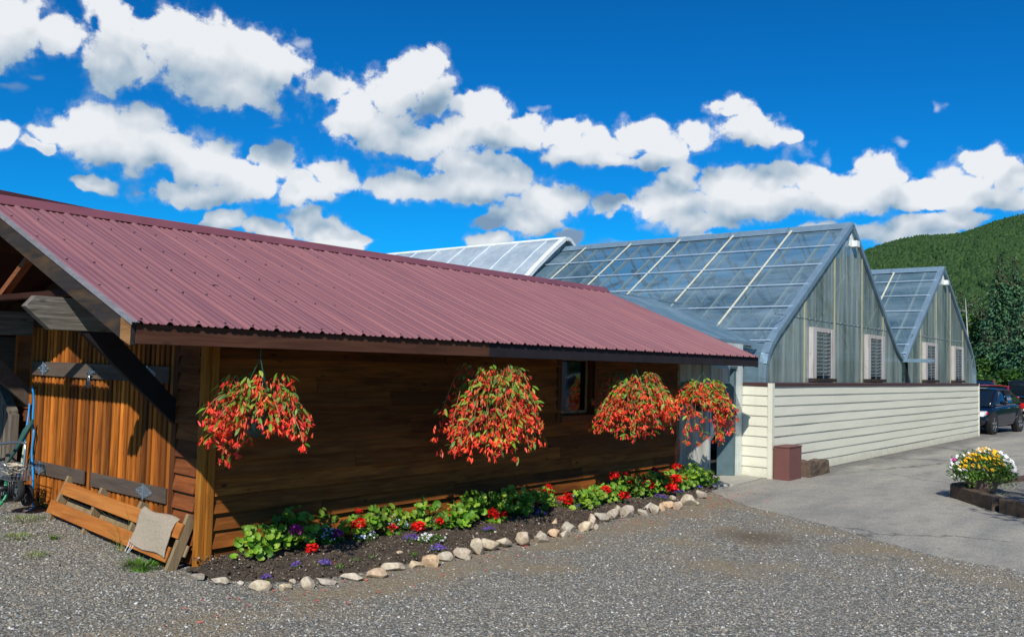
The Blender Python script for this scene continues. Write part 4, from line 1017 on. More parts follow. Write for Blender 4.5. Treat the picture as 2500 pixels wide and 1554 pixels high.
blades('weed', 'single small bright green weed in the gravel below the pallet', *at(130, 1335, 2, .02)[:2], 14, .06, 'fine_leaf', .02, 'weed', 1.2, .012)
blades('grass_tuft', 'yellowish dry grass tuft low in the gravel below the pallet', *at(85, 1375, 2, 0)[:2], 60, .05, spread=.1, lean=1.6)
blades('weed', 'small green weed by the second pallet stringer', *at(222, 1315, 2, .02)[:2], 26, .07, 'fine_leaf', .035, 'weed', 1.1, .01)

# hoses
def hose(name, lab, pts, r, mat):
    P = [np.array(p, float) for p in pts]; Q = []
    for i in range(len(P)-1):
        p0, p1, p2, p3 = P[max(i-1, 0)], P[i], P[i+1], P[min(i+2, len(P)-1)]
        for k in range(8):
            t_ = k/8; Q.append(.5*((2*p1)+(-p0+p2)*t_+(2*p0-5*p1+4*p2-p3)*t_**2+(-p0+3*p1-3*p2+p3)*t_**3))
    Q.append(P[-1]); o = MB().tube(Q, r, 8).build(name, mat, None, True)
    return tag(o, lab, 'hose') if lab else o
X = -.075
hose('garden_hose', 'bright blue hose hanging straight down the door edge to the gravel', [(-.02, *at(72, 948, 0, X)[1:]), at(80, 946, 0, X-.02), at(83, 975, 0, X), at(80, 1030, 0, X), at(83, 1060, 0, X), at(78, 1105, 0, X), at(81, 1160, 0, X), at(80, 1222, 0, X), (-.13, *at(84, 1238, 0, -.13)[1:]), (-.2, 3.1, .15)], .012, 'hose_blue')
hose('garden_hose', 'blue hose slanting behind the green bundle beside the door', [at(73, 985, 0, -.05), at(70, 1010, 0, -.06), at(64, 1055, 0, -.09), at(57, 1105, 0, -.1), at(50, 1140, 0, -.12), at(44, 1165, 0, -.15)], .011, 'hose_blue')
hose('garden_hose', 'blue-green hose hanging at the corner of the old railing', [at(31, 1020, 0, -.12), at(30, 1060, 0, -.12), at(27, 1090, 0, -.12), at(24, 1130, 0, -.12)], .011, 'hose_green')
hose('garden_hose', 'pale green hose section hooked over the cart beside the wall', [at(62, 1078, 0, -.16), at(59, 1100, 0, -.16), at(56, 1120, 0, -.16), at(55, 1134, 0, -.16)], .018, 'hose_pale')
gb = MB(); p, q = at(80, 1028, 0, -.1), at(18, 1131, 0, -.3)
for k, (w0, w1) in enumerate(((0, 0), (.02, .006), (-.016, -.004))):
    gb.tube([p+np.array([0, 0, w0]), p+(q-p)*.3+np.array([.0, .01*k, w0*1.8]), p+(q-p)*.7+np.array([0, 0, w1]), q], [.012, .026, .018, .01], 8)
tag(gb.build('folded_umbrella', 'canvas_green', None, True), 'closed dark green cloth umbrella leaning across the wall left of the door', 'umbrella')
# hose cart: pipe handle, wire basket, small wheels
cart = thing('hose_cart', 'wheeled hose cart with grey pipe handle and wire basket left of the door', 'cart', (-.4, 3.4, .12))
cx = -.34
hp = [at(-60, 1140, 0, cx), at(-40, 1092, 0, cx), at(0, 1083, 0, cx), at(35, 1079, 0, cx), at(58, 1080, 0, cx), at(62, 1087, 0, cx), at(62, 1100, 0, cx), at(56, 1150, 0, cx-.02), at(50, 1200, 0, cx-.03)]
MB().tube(hp, .014, 10).build('handle', 'galvanised', cart, True)
MB().tube([at(-30, 1128, 0, cx-.12), at(0, 1137, 0, cx-.12), at(22, 1134, 0, cx-.12), at(32, 1140, 0, cx-.1)], .012, 8).tube([at(-20, 1120, 0, cx-.2), at(8, 1130, 0, cx-.18), at(18, 1140, 0, cx-.16)], .011, 8).build('frame_tube', 'galvanised', cart, True)
bc = at(38, 1152, 0, cx-.08); wb = MB(); hw, hl, hh = .11, .30, .075
def rim(z, s): return [(bc[0]-hw*s, bc[1]-.02-hl*s*.45, bc[2]+z), (bc[0]+hw*s, bc[1]-.02-hl*s*.45, bc[2]+z), (bc[0]+hw*s, bc[1]+hl*s*.9, bc[2]+z), (bc[0]-hw*s, bc[1]+hl*s*.9, bc[2]+z)]
for z, s in ((hh, 1), (hh*.4, .96), (-hh*.3, .92), (-hh, .88)):
    r4 = rim(z, s); wb.tube(r4+[r4[0]], .003 if z < hh else .005, 5)
T, B = rim(hh, 1), rim(-hh, .88)
for e in range(4):
    n = 6 if e % 2 == 0 else 12
    for i in range(n):
        u_ = i/n; a_ = [T[e][c]+(T[(e+1) % 4][c]-T[e][c])*u_ for c in range(3)]; b_ = [B[e][c]+(B[(e+1) % 4][c]-B[e][c])*u_ for c in range(3)]; wb.tube([a_, b_], .0022, 4)
for i in range(7):
    u_ = (i+.5)/7; wb.tube([[B[0][c]+(B[3][c]-B[0][c])*u_ for c in range(3)], [B[1][c]+(B[2][c]-B[1][c])*u_ for c in range(3)]], .0022, 4)
wb.build('wire_basket', 'galvanised', cart)
rp = []; c0 = bc+np.array([0, .08, -.0])
for i in range(140):
    a_ = i*.55; rp.append(c0+np.array([.075*math.cos(a_)*(1+.2*math.sin(i*.7)), .13*math.sin(a_*1.07), .03+.045*math.sin(i*.37)]))
tag(MB().tube(rp, .0055, 5).build('rope', 'rope', None, True), 'tangled pale rope lying in the wire basket of the hose cart', 'rope')
wl = MB()
def wheel(c, r, w, tyre='tyre', par=None, nm='wheel', rimm='galvanised', ax=(1, 0, 0)):
    ax = np.array(ax, float); ax /= np.linalg.norm(ax); s_ = np.cross(ax, (0, 0, 1)); s_ /= np.linalg.norm(s_); u_ = np.cross(s_, ax)
    V = []; F = []; N = 28; prof = [(r*.66, -w/2), (r*.93, -w/2), (r, -w*.3), (r, w*.3), (r*.93, w/2), (r*.66, w/2)]
    for i in range(N):
        a_ = 2*PI*i/N; d = s_*math.cos(a_)+u_*math.sin(a_)
        for rr, o in prof: V.append(c+d*rr+ax*o)
    for i in range(N):
        for j in range(5): F.append((i*6+j, i*6+j+1, ((i+1) % N)*6+j+1, ((i+1) % N)*6+j))
    o = MB().add(V, F).build(nm, tyre, par, True)
    R_ = MB(); R_.tube([c-ax*w*.40, c+ax*w*.40], r*.22, 14)
    for sg in (-.42, .42):
        ring = [c+ax*w*sg+(s_*math.cos(a_)+u_*math.sin(a_))*r*.66 for a_ in np.linspace(0, 2*PI, 25)]; R_.tube(ring, r*.045, 5, False)
        for k in range(5):
            a_ = 2*PI*k/5+.3; d = s_*math.cos(a_)+u_*math.sin(a_); e_ = -s_*math.sin(a_)+u_*math.cos(a_)
            R_.obox(c+ax*w*sg+d*r*.4, d*r*.27, e_*r*.075, ax*w*.03)
    R_.build('rim', rimm, o); return o
wheel(at(66, 1208, 0, -.30), .115, .06, par=cart); wheel(at(44, 1196, 0, -.42), .115, .06, par=cart)
hb = MB(); c1 = at(30, 1190, 0, -.42)
for k in range(5):
    ring = [c1+np.array([-.02*k, .13*math.cos(a_), .13*math.sin(a_)]) for a_ in np.linspace(0, 2*PI, 24)]; hb.tube(ring, .012, 6, False)
hb.tube([c1+np.array([.02, 0, 0]), c1-np.array([.16, 0, 0])], .03, 10)
hb.build('hose_coil', 'black_plastic', cart, True)
MB().tube([at(50, 1165, 0, -.36), at(49, 1215, 0, -.38)], .014, 8).tube([at(20, 1178, 0, -.4), at(62, 1174, 0, -.36)], .01, 8).tube([at(12, 1170, 0, -.45), at(14, 1225, 0, -.47)], .014, 8).build('frame_tube', 'black_plastic', cart)
hose('garden_hose', 'green and white hose end curling down to the gravel at the photo edge', [at(13, 1170, 0, -.45), at(17, 1190, 0, -.46), at(15, 1208, 0, -.47), at(8, 1222, 0, -.5), at(-8, 1240, 0, -.55)], .016, 'hose_green')
# weathered railing
rl = thing('wooden_railing', 'weathered grey board railing at the far left edge', 'railing', (-.2, 4.0, .2))
xr_ = -.16; a_ = at(33, 1008, 0, xr_); b_ = at(0, 932, 0, xr_); d_ = (b_-a_); e_ = a_+d_*4
MB().obox((a_+e_)/2, (e_-a_)/2, (.05, 0, 0), (0, 0, .03)).build('handrail', 'weathered_z', rl, bevel=.004)
for k in range(9):
    y = a_[1]+.02+k*.13; zt_ = np.interp(y, [a_[1], e_[1]], [a_[2], e_[2]])-.03
    MB().box(xr_-.01, xr_+.012, y, y+.1, .15, zt_).build('board', 'weathered_z', rl)
MB().box(xr_-.045, xr_+.045, a_[1]-.05, a_[1]+.04, .14, a_[2]-.01).build('post', 'weathered_z', rl, bevel=.004)
# copper garden ornament at the far corner of the wooden wall
gs = thing('garden_stake', 'slim copper garden ornament with an oval ring on a rod at the wall end', 'ornament', (*at(1655, 1150, 1, -.18)[[0, 1]], 0))
c = at(1654, 1098, 1, -.18); st = MB(); st.tube([(c[0], c[1], 0), (c[0], c[1], c[2]-.2)], .006, 6); st.build('rod', 'copper', gs)
ov = MB()
for s_, w_ in ((1, .008), (.72, .005), (.42, .005)): ov.tube([(c[0]+.085*s_*math.cos(a), c[1], c[2]+.21*s_*math.sin(a)) for a in np.linspace(0, 2*PI, 26)], w_, 6, False)
ov.tube([(c[0]-.05, c[1], c[2]), (c[0], c[1], c[2]+.12), (c[0]+.05, c[1], c[2]), (c[0], c[1], c[2]-.12), (c[0]-.05, c[1], c[2])], .004, 5, False)
ov.build('ring', 'copper', gs)

# ================================================================== HANGING BASKETS
def leaf_shape(L=1, W=.3, n=4, fold=.15):
    V = []; F = []
    for i in range(n+1):
        q = i/n; w = W*math.sin(PI*min(1, q*.92+.05))**.8*(1 if q < 1 else .05); z = -.35*q*q*L
        V += [(q*L, -w, z+fold*w), (q*L, 0, z), (q*L, w, z+fold*w)]
    for i in range(n): F += [(3*i, 3*i+1, 3*i+4, 3*i+3), (3*i+1, 3*i+2, 3*i+5, 3*i+4)]
    return np.array(V), np.array(F)
LV, LF = leaf_shape(1, .17)
def bell():
    """drooping trumpet flower pointing down -z: tube with four long pointed petals"""
    V = []; F = []; n = 4
    for k in range(n):
        a = 2*PI*k/n; b = len(V)
        for q, r, w in ((0, .05, .05), (.45, .15, .17), (.75, .27, .15), (1.0, .46, .02)):
            c, s = math.cos(a), math.sin(a)
            V += [(c*r-s*-w, s*r+c*-w, -q), (c*r-s*w, s*r+c*w, -q)]
        F += [(b+2*i, b+2*i+1, b+2*i+3, b+2*i+2) for i in range(3)]
    return np.array(V), np.array(F)
BV, BF = bell()
def basket(cx, cy, zc, zt, R, label, dens, seed, lobes, hang):
    """zc pot centre height, zt top of growth, R spread; lobes: (azimuth, reach, droop) of the main masses"""
    r = np.random.RandomState(seed)
    b = thing('hanging_basket', label, 'hanging basket', (cx, cy, zc), 'hanging flower baskets under the eave')
    MB().lathe((cx, cy, zc-.13), [(0, 0), (.09, 0), (.14, .1), (.165, .2), (.18, .2), (.18, .225), (.155, .225), (.14, .15), (0, .14)], 20).build('pot', 'pot_green', b, True)
    wr = MB()
    for k in range(3):
        a = 2*PI*k/3+.4; wr.tube([(cx+.17*math.cos(a), cy+.17*math.sin(a), zc+.09), (cx, cy, hang-.06)], .0035, 5)
    wr.tube([(cx, cy, hang-.06), (cx, cy, hang)], .004, 5); wr.tube([(cx, cy, hang), (cx+.015, cy, hang+.03), (cx, -.98, hang+.05), (cx, -1.0, hang+.03)], .004, 5)
    wr.build('hanger', 'wire_green', b)
    stems = MB(); LP_, LR, LS = [], [], []; FP, FR, FS = [], [], []
    for i in range(dens):
        if r.rand() < .75:
            la, reach, droop = lobes[r.randint(len(lobes))]; a = math.radians(la)+r.normal(0, .38); reach *= r.uniform(.55, 1.05); droop *= r.uniform(.5, 1.05)
        elif r.rand() < .5: a = r.uniform(0, 2*PI); reach = R*r.uniform(.3, .9); droop = .3*r.uniform(.3, 1)
        else: a = math.radians(205)+r.normal(0, .9); reach = R*r.uniform(.4, .62); droop = max(l[2] for l in lobes)*r.uniform(.7, 1.15) if seed > 3 else .15
        rise = (zt-zc)*r.uniform(.25, 1.0)*(1-.55*reach/R) if r.rand() < .85 else (zt-zc)*r.uniform(.8, 1.)
        if reach < R*.35: rise = (zt-zc)*r.uniform(.6, 1)
        p0 = np.array([cx+.1*math.cos(a), cy+.1*math.sin(a), zc+.08]); d = np.array([math.cos(a), math.sin(a), 0.])
        Q = []
        for k in range(9):
            q = k/8; h = rise*math.sin(min(1, q*1.6)*PI/2)-(droop+rise*.5)*max(0, q-.42)**1.6*2.4
            Q.append(p0+d*(reach-.1)*q+np.array([r.uniform(-.008, .008), r.uniform(-.008, .008), h]))
        if i % 2 == 0: stems.tube(Q, [.0045]*5+[.0035]*4, 4)
        for k in range(1, 9):
            for _ in range(2):
                if r.rand() < .62:
                    LP_.append(Q[k]+r.normal(0, .014, 3)); az = a+r.normal(0, 1.0); LR.append((r.normal(0, .5), r.uniform(-.1, 1.0), az)); LS.append(r.uniform(.05, .1))
            if k >= 3:
                nf = 1+int(k > 3)+2*int(k > 6)
                for _ in range(nf):
                    if r.rand() < .9:
                        FP.append(Q[k]+np.array([r.normal(0, .024), r.normal(0, .024), -r.uniform(.0, .05)])); FR.append((r.normal(0, .45), r.normal(0, .45), r.uniform(0, 6.3))); FS.append(r.uniform(.036, .062))
    stems.build('stems', 'begonia_stem', b)
    LR = np.array(LR); FR = np.array(FR)
    V, F = scat(LV, LF, rot_eul(LR[:, 0], LR[:, 1], LR[:, 2]), np.array(LS), np.array(LP_)); np_mesh('leaves', V, F, 'begonia_leaf', b)
    s3 = np.array(FS); s3 = np.stack([s3*.8, s3*.8, s3], 1)
    V, F = scat(BV, BF, rot_eul(FR[:, 0], FR[:, 1], FR[:, 2]), s3, np.array(FP)); np_mesh('flowers', V, F, 'begonia_flower', b)
    return b
HK = ZE-.17
# image-left is (-.64,.77), image-right (.64,-.77); azimuths in degrees from +x
basket(-.10, -.93, 1.36, 1.70, .5, 'sparse basket of drooping coral begonias nearest the corner post, green pot showing', 70, 3, [(130, .44, .38), (120, .36, .52), (-50, .42, .28), (-40, .40, .12), (-150, .2, .05), (150, .42, .15)], HK)
basket(2.78, -.93, 1.42, 1.82, .60, 'largest and fullest basket of coral begonias, middle of the wooden wall', 185, 4, [(130, .58, .60), (140, .45, .58), (-50, .54, .48), (-45, .50, .15), (-100, .42, .54), (-130, .36, .56), (-60, .52, .30), (160, .36, .55), (30, .3, .4)], HK)
basket(5.62, -.93, 1.42, 1.76, .60, 'full basket of coral begonias just right of the shed window', 165, 5, [(130, .58, .44), (145, .52, .52), (-50, .54, .30), (-45, .5, .42), (-120, .4, .35), (100, .4, .2)], HK)
basket(7.48, -.93, 1.38, 1.66, .52, 'farthest basket of coral begonias, hanging before the porch with a green pot below', 125, 6, [(-50, .48, .55), (-55, .40, .62), (-40, .5, .30), (140, .42, .12), (150, .46, .05), (-90, .3, .25)], HK)

# ================================================================== FLOWER BED
def bed_z(x, y): return .012+.075*math.sin(PI*min(1, max(0, 1-y/bed_front(x)))**.8*.5)
# round, scalloped, slightly cupped geranium leaf
def ger_leaf():
    V = [(0, 0, -.12)]; n = 14
    for i in range(n):
        a = 2*PI*i/n; r = 1-.07*(i % 2); r *= .55 if i == 0 else 1; V.append((r*.55*math.cos(a), r*.55*math.sin(a), -.06))
    for i in range(n):
        a = 2*PI*i/n; r = 1-.10*(i % 2); r *= .35 if i == 0 else 1; V.append((r*math.cos(a), r*math.sin(a), .14*(1+.4*(i % 2))))
    F3 = [(0, 1+i, 1+(i+1) % n, 1+(i+1) % n) for i in range(n)]; F4 = [(1+i, 1+n+i, 1+n+(i+1) % n, 1+(i+1) % n) for i in range(n)]
    return np.array(V), np.array(F3), np.array(F4)
GLV, GF3, GF4 = ger_leaf(); GF3 = GF3[:, :3]
PETV = np.array([(0, 0, 0), (.55, -.42, .15), (1, -.3, .1), (1.08, 0, 0), (1, .3, .1), (.55, .42, .15)], float); PETF = np.array([(0, 1, 2, 3), (0, 3, 4, 5)])
def head(par, x, y, z, R, mat, r):
    """ball of petals on a stalk end"""
    n = int(70*min(1.3, R/.04)); d = r.normal(0, 1, (n, 3)); d[:, 2] = np.abs(d[:, 2])*1.0-.25; d /= np.linalg.norm(d, axis=1)[:, None]
    R *= 1.15; P = np.array([x, y, z])+d*R*r.uniform(.75, 1, (n, 1))
    V, F = scat(PETV, PETF, rot_eul(r.uniform(-.9, .9, n), r.uniform(-.9, .9, n), r.uniform(0, 6.3, n)), np.full(n, R*.55), P-np.array([0, 0, 0])); return np_mesh('flower_head', V, F, mat, par)
def geranium(i, x, y, H, R, n, heads, seed, lab=None):
    r = np.random.RandomState(seed); z0 = bed_z(x, y)
    what = 'with '+(', '.join(sorted({h[4] for h in heads})))+' flower heads' if heads else 'with leaves only'
    nh = len(heads); 
    if nh == 1: what = what.replace('heads', 'head').replace('with ', 'with one ')
    g = thing('geranium', lab or f'{ordn(i)} geranium from the corner post, {what}', 'geranium', (x, y, z0), 'geraniums along the foot of the wooden wall')
    P = []; E = []; S_ = []
    for k in range(n):
        a = r.uniform(0, 2*PI); q = math.sqrt(r.rand()); h = H*(.25+.75*r.rand())*(1-.45*q*q); P.append((x+R*q*math.cos(a), y+R*q*math.sin(a)*.75, z0+h)); E.append((r.normal(0, .45)-.25, r.normal(0, .45), r.uniform(0, 6.3))); S_.append(r.uniform(.022, .05))
    P, E = np.array(P), np.array(E); P[:, 1] = np.minimum(P[:, 1], -.05)
    for hx, hy, hz, hr, col in heads:      # leaves part in front of a flower head
        near = (np.hypot(P[:, 0]-hx, P[:, 1]-hy) < .11) & (P[:, 2] > hz-.05); P[near, 2] = hz-.06
    Rm = rot_eul(E[:, 0], E[:, 1], E[:, 2])
    Rtilt = rot_eul(np.array([.55]), np.array([-.35]), np.array([0.]))[0]; Rm = np.einsum('ij,njk->nik', Rtilt, Rm)
    V, F = scat(GLV, GF4, Rm, np.array(S_), P)
    F3 = GF3[None]+(np.arange(n)*len(GLV))[:, None, None]; F3 = F3.reshape(-1, 3)
    o = MB(); o.v = [tuple(v) for v in V]; o.f = [tuple(f) for f in F]+[tuple(f) for f in F3]; o.build('leaves', 'geranium_leaf', g, True)
    st = MB()
    for k in range(0, n, 3): st.tube([(x+r.normal(0, .02), y, z0), tuple((np.array([x, y, z0])+P[k])/2+np.array([0, 0, .02])), tuple(P[k])], .0028, 4)
    for hx, hy, hz, hr, col in heads: st.tube([(x, y, z0), ((x+hx)/2, (y+hy)/2, (z0+hz)/2+.03), (hx, hy, hz)], .003, 4)
    st.build('stalks', 'fine_leaf', g)
    for hx, hy, hz, hr, col in heads: head(g, hx, hy, hz, hr, {'red': 'geranium_red', 'magenta': 'geranium_pink', 'crimson_shaded': 'geranium_crimson_shaded'}[col], r)
    return g
# flower heads read off the photo: pixel, plane y, radius, colour
FH = [(724, 1295, -.33, .042, 'magenta'), (824, 1306, -.28, .04, 'magenta'), (875, 1249, -.22, .026, 'red'), (874, 1281, -.30, .047, 'red'), (761, 1340, -.45, .04, 'red'), (959, 1288, -.34, .034, 'red'), (1023, 1288, -.42, .05, 'red'),
      (1073, 1273, -.44, .034, 'red'), (1102, 1248, -.32, .034, 'red'), (1111, 1233, -.25, .026, 'red'), (1202, 1256, -.42, .048, 'red'), (1230, 1258, -.40, .032, 'red'), (1262, 1224, -.28, .032, 'red'),
      (1299, 1240, -.30, .036, 'magenta'), (1309, 1240, -.32, .045, 'crimson_shaded'), (1337, 1199, -.18, .045, 'red'), (1338, 1188, -.16, .03, 'red'), (1369, 1220, -.34, .026, 'red'), (1386, 1214, -.40, .045, 'red'), (1387, 1226, -.42, .045, 'red'),
      (1479, 1198, -.38, .048, 'red'), (1500, 1164, -.22, .05, 'red'), (1525, 1158, -.18, .03, 'red'), (1524, 1210, -.55, .048, 'red'), (1544, 1177, -.32, .048, 'red'), (1584, 1184, -.45, .055, 'red'),
      (1571, 1174, -.25, .04, 'crimson_shaded'), (1598, 1151, -.14, .045, 'crimson_shaded'), (1614, 1162, -.22, .045, 'crimson_shaded'), (1641, 1191, -.62, .055, 'red'), (1649, 1172, -.52, .06, 'red'), (1652, 1141, -.25, .05, 'red'), (1669, 1168, -.45, .035, 'red')]  # three darker heads here are red ones with shade put into the colour
FHW = [(*at(a, b, 1, c-(.05 if a < 1150 else .14 if a < 1400 else .24)), r_*1.1, k) for a, b, c, r_, k in FH]
# plants: x, y, height, spread, leaves
PLX = [(.36, -.32, .34, .20, 52), (.80, -.25, .42, .23, 66), (1.22, -.22, .38, .17, 36), (1.62, -.28, .36, .20, 50), (2.00, -.27, .32, .19, 44), (2.42, -.26, .34, .18, 40), (2.72, -.42, .28, .20, 46), (3.02, -.30, .40, .22, 66), (3.36, -.36, .36, .22, 66), (3.72, -.36, .36, .24, 70), (4.10, -.36, .34, .22, 64),
       (4.46, -.24, .28, .18, 34), (4.90, -.40, .26, .22, 54), (5.28, -.35, .26, .22, 52), (5.66, -.34, .28, .22, 50), (6.05, -.32, .36, .24, 64), (6.42, -.42, .34, .24, 62), (6.78, -.36, .36, .25, 66), (7.15, -.38, .36, .25, 66), (7.52, -.36, .38, .25, 66), (7.90, -.36, .42, .25, 70), (8.2, -.42, .32, .22, 50)]
asg = [[] for _ in PLX]
for h in FHW:
    i = min(range(len(PLX)), key=lambda i: abs(PLX[i][0]-h[0])+.4*abs(PLX[i][1]-h[1])); asg[i].append(h)
for i, (x, y, H_, R_, n_) in enumerate(PLX): geranium(i, x, y-(.0 if i < 5 else .10 if i < 12 else .20), H_*(1 if i < 12 else .92), R_*(1.05 if i < 5 else 1.22), int(n_*(1.3 if i < 5 else 1.75)), asg[i], 40+i)
# low edging flowers
DAISY = np.array([(0, 0, 0), (.5, -.25, .1), (1, 0, .05), (.5, .25, .1)], float)
def fl_shape(n=5):
    V = []; F = []
    for k in range(n):
        a = 2*PI*k/n; c, s = math.cos(a), math.sin(a); b = len(V)
        for x, y, z in ((0, 0, 0), (.6, -.38, .1), (1, 0, .08), (.6, .38, .1)): V.append((c*x-s*y, s*x+c*y, z))
        F.append((b, b+1, b+2, b+3))
    return np.array(V), np.array(F)
FV, FF = fl_shape()
def clump(name, lab, x, y, Rx, H_, nl, nf, mat, cat_, grp, fs=.013, seed=0, ll=.022, z0=None, leafmat='fine_leaf', tilt=True):
    r = np.random.RandomState(seed); z0 = bed_z(x, y) if z0 is None else z0; g = thing(name, lab, cat_, (x, y, z0), grp)
    q = np.sqrt(r.rand(nl)); a = r.uniform(0, 6.3, nl); P = np.stack([x+Rx*q*np.cos(a), y+Rx*q*np.sin(a)*.8, z0+H_*r.uniform(.1, 1, nl)*(1-.6*q*q)], 1)
    V, F = scat(LV*np.array([1, 1.6, 1]), LF, rot_eul(r.normal(0, .6, nl), r.uniform(-1.2, .6, nl), r.uniform(0, 6.3, nl)), r.uniform(.6, 1.3, nl)*ll, P); np_mesh('leaves', V, F, leafmat, g)
    q = np.sqrt(r.rand(nf)); a = r.uniform(0, 6.3, nf); P = np.stack([x+Rx*q*np.cos(a), y+Rx*q*np.sin(a)*.8-.01, z0+H_*r.uniform(.7, 1.15, nf)*(1-.55*q*q)+.01], 1)
    V, F = scat(FV, FF, rot_eul(r.uniform(.1, 1.1, nf), r.uniform(-.9, .2, nf), r.uniform(0, 1, nf)), r.uniform(.7, 1.2, nf)*fs, P); np_mesh('flowers', V, F, mat, g)
    return g
LO = [(650, 1410, .05, 26), (720, 1388, .05, 22), (790, 1380, .06, 40), (1000, 1325, .09, 60), (1068, 1340, .10, 60), (1190, 1300, .08, 50), (1318, 1262, .08, 40), (1408, 1245, .06, 24), (1608, 1218, .13, 110), (1655, 1205, .12, 100), (1695, 1192, .14, 120)]
for i, (a, b, R_, n_) in enumerate(LO):
    p = at(a, b, 2, .06); clump('lobelia', f'{ordn(i)} low purple lobelia clump from the corner post', p[0], p[1], R_, .07, int(n_*2.2), int(n_*.7), 'lobelia', 'lobelia', 'purple lobelia clumps', .012, 80+i, .016)
WH = [(790, 1330, .16, .16, 46, 'blue-white pansies between the first two red geraniums'), (890, 1322, .13, .12, 26, 'blue-white pansies in front of the largest near red flower'), (965, 1300, .15, .15, 40, 'blue-white pansies beside a small red head'), (1050, 1318, .17, .08, 34, 'bright low white alyssum over the soil'), (1400, 1228, .12, .12, 24, 'white and lilac pansies under the tall red head'), (1487, 1208, .12, .12, 34, 'pale blue pansies right of the window basket'), (1680, 1180, .10, .12, 26, 'pale pansies near the end of the bed')]
for i, (a, b, R_, H_, n_, lab) in enumerate(WH):
    p = at(a, b, 2, .08); clump('pansy', lab, p[0], p[1], R_, H_, 260, n_, 'white_petal' if 'alyssum' in lab else 'pansy_white', 'pansies', 'small pale bedding flowers', .014, 120+i, .028)
# small weeds and bare sprigs on the soil
for i, (a, b) in enumerate(((830, 1385), (865, 1372), (905, 1362), (1010, 1355))):
    p = at(a, b, 2, .05); blades('weed', f'{ordn(i)} tiny weed on the bare soil behind the stones', p[0], p[1], 22, .04, 'fine_leaf', .045, 'weed', 1.2, .006, z0=.05)

# ================================================================== EDGING STONES
LOOK = ['long flat pale', 'broad smooth cream', 'small round tan', 'large oval cream', 'angular greyish', 'small half-buried tan', 'pointed white', 'low split grey-white', 'long pink-grey', 'lumpy light grey', 'big flat streaked cream', 'low brown-sided', 'tall rounded blue-grey', 'cracked flat grey', 'low wedge-shaped cream', 'sharp triangular grey', 'tall leaning tan', 'blocky grey', 'large knobbly cream', 'bright rounded white', 'smooth olive-grey', 'small pointed grey',
        'thin upright grey', 'broad angular grey', 'round pinkish', 'narrow white', 'small egg-shaped', 'smooth grey-tan', 'rounded cream and tan', 'thin dark upright', 'largest tan boulder-like', 'small low grey', 'round beige', 'two-tone grey', 'small cream', 'flat speckled cream', 'smooth round grey', 'knobbly pinkish', 'large rosy tan', 'narrow reddish', 'tiny grey']
SH = [1.3, 1.5, .6, 1.25, .8, .6, .7, 1.1, 1.4, 1.1, 1.5, 1.3, 1.1, 1.1, 1.2, 1.2, 1., 1.1, 1.4, 1.1, 1., .7, .8, 1.1, 1.1, .8, .6, 1.0, .9, .7, 1.3, .7, .8, 1.0, .7, 1.2, .8, .9, 1.4, .8, .5]
SPX = [(478, 1408, 42, 22), (540, 1418, 52, 24), (588, 1424, 16, 14), (636, 1430, 54, 28), (694, 1430, 26, 26), (712, 1418, 18, 14), (748, 1424, 32, 32), (795, 1420, 50, 20), (862, 1408, 56, 22), (917, 1400, 46, 26), (962, 1382, 62, 28), (1012, 1377, 42, 22), (1054, 1365, 42, 44), (1088, 1358, 36, 26), (1132, 1353, 46, 26), (1165, 1340, 40, 36),
       (1196, 1330, 40, 38), (1230, 1326, 40, 26), (1278, 1320, 52, 32), (1322, 1312, 38, 30), (1352, 1302, 32, 22), (1378, 1304, 24, 18), (1355, 1280, 20, 24), (1388, 1288, 44, 26), (1430, 1285, 38, 28), (1446, 1272, 22, 34), (1455, 1288, 14, 14), (1468, 1262, 34, 28), (1498, 1258, 32, 24), (1508, 1245, 20, 30), (1536, 1248, 38, 36), (1572, 1252, 30, 14),
       (1582, 1238, 18, 22), (1600, 1242, 26, 28), (1616, 1238, 16, 20), (1636, 1233, 34, 18), (1645, 1220, 20, 20), (1658, 1234, 26, 22), (1682, 1222, 36, 28), (1712, 1208, 26, 22), (1700, 1228, 14, 10)]
for i, (px, py, w, h) in enumerate(SPX):
    r = np.random.RandomState(500+i); p = at(px, py+h*.42, 2, 0)
    dep = float((p-CAM)@_f); sx = w*dep/FPX/2; sx *= 1.2; sz = max(h*dep/FPX/2*(1.0 if i < 14 else 1.25), .026); sy = sx*r.uniform(.6, .8) if sx > .07 else sx*.9; sy = min(sy, .13)
    V = ICO3[0].copy()
    for _ in range(13):
        d = r.normal(0, 1, 3); d /= np.linalg.norm(d); c = r.uniform(.42, .82); k = V@d; V = V-np.outer(np.maximum(k-c, 0), d)*.97
    V *= 1+.05*np.sin(V@r.normal(0, 3, (3, 1))+r.rand())+r.normal(0, .006, (len(V), 1))
    V *= np.array([sx, sy, sz*1.15])
    ang = -.85+r.normal(0, .12) if i < 4 else (-.5+r.normal(0, .25)); ang = math.atan2(CR[1], CR[0])+r.normal(0, .12)+(.0)
    Rz = rot_eul(np.array([r.normal(0, .1)]), np.array([r.normal(0, .12)]), np.array([ang]))[0]; V = V@Rz.T
    cz = sz*.62; loc = np.array([p[0], p[1], 0])+np.array([_f[0], _f[1], 0])*sy*.5
    o = np_mesh('edging_stone', V, ICO3[1], 'fieldstone', None, True); o.location = (loc[0], loc[1], cz)
    for pl in o.data.polygons: pl.use_smooth = True
    tag(o, f'{ordn(i)} stone of the flowerbed edge from the corner post, {LOOK[i]}', 'stone', 'fieldstones edging the flowerbed')
p = at(975, 1350, 2, .05)
o = np_mesh('small_stone', ICO2[0]*np.array([.045, .03, .022]), ICO2[1], 'fieldstone', None, True); o.location = (p[0], p[1], .055); tag(o, 'small flat tan stone lying alone on the bed soil', 'stone')
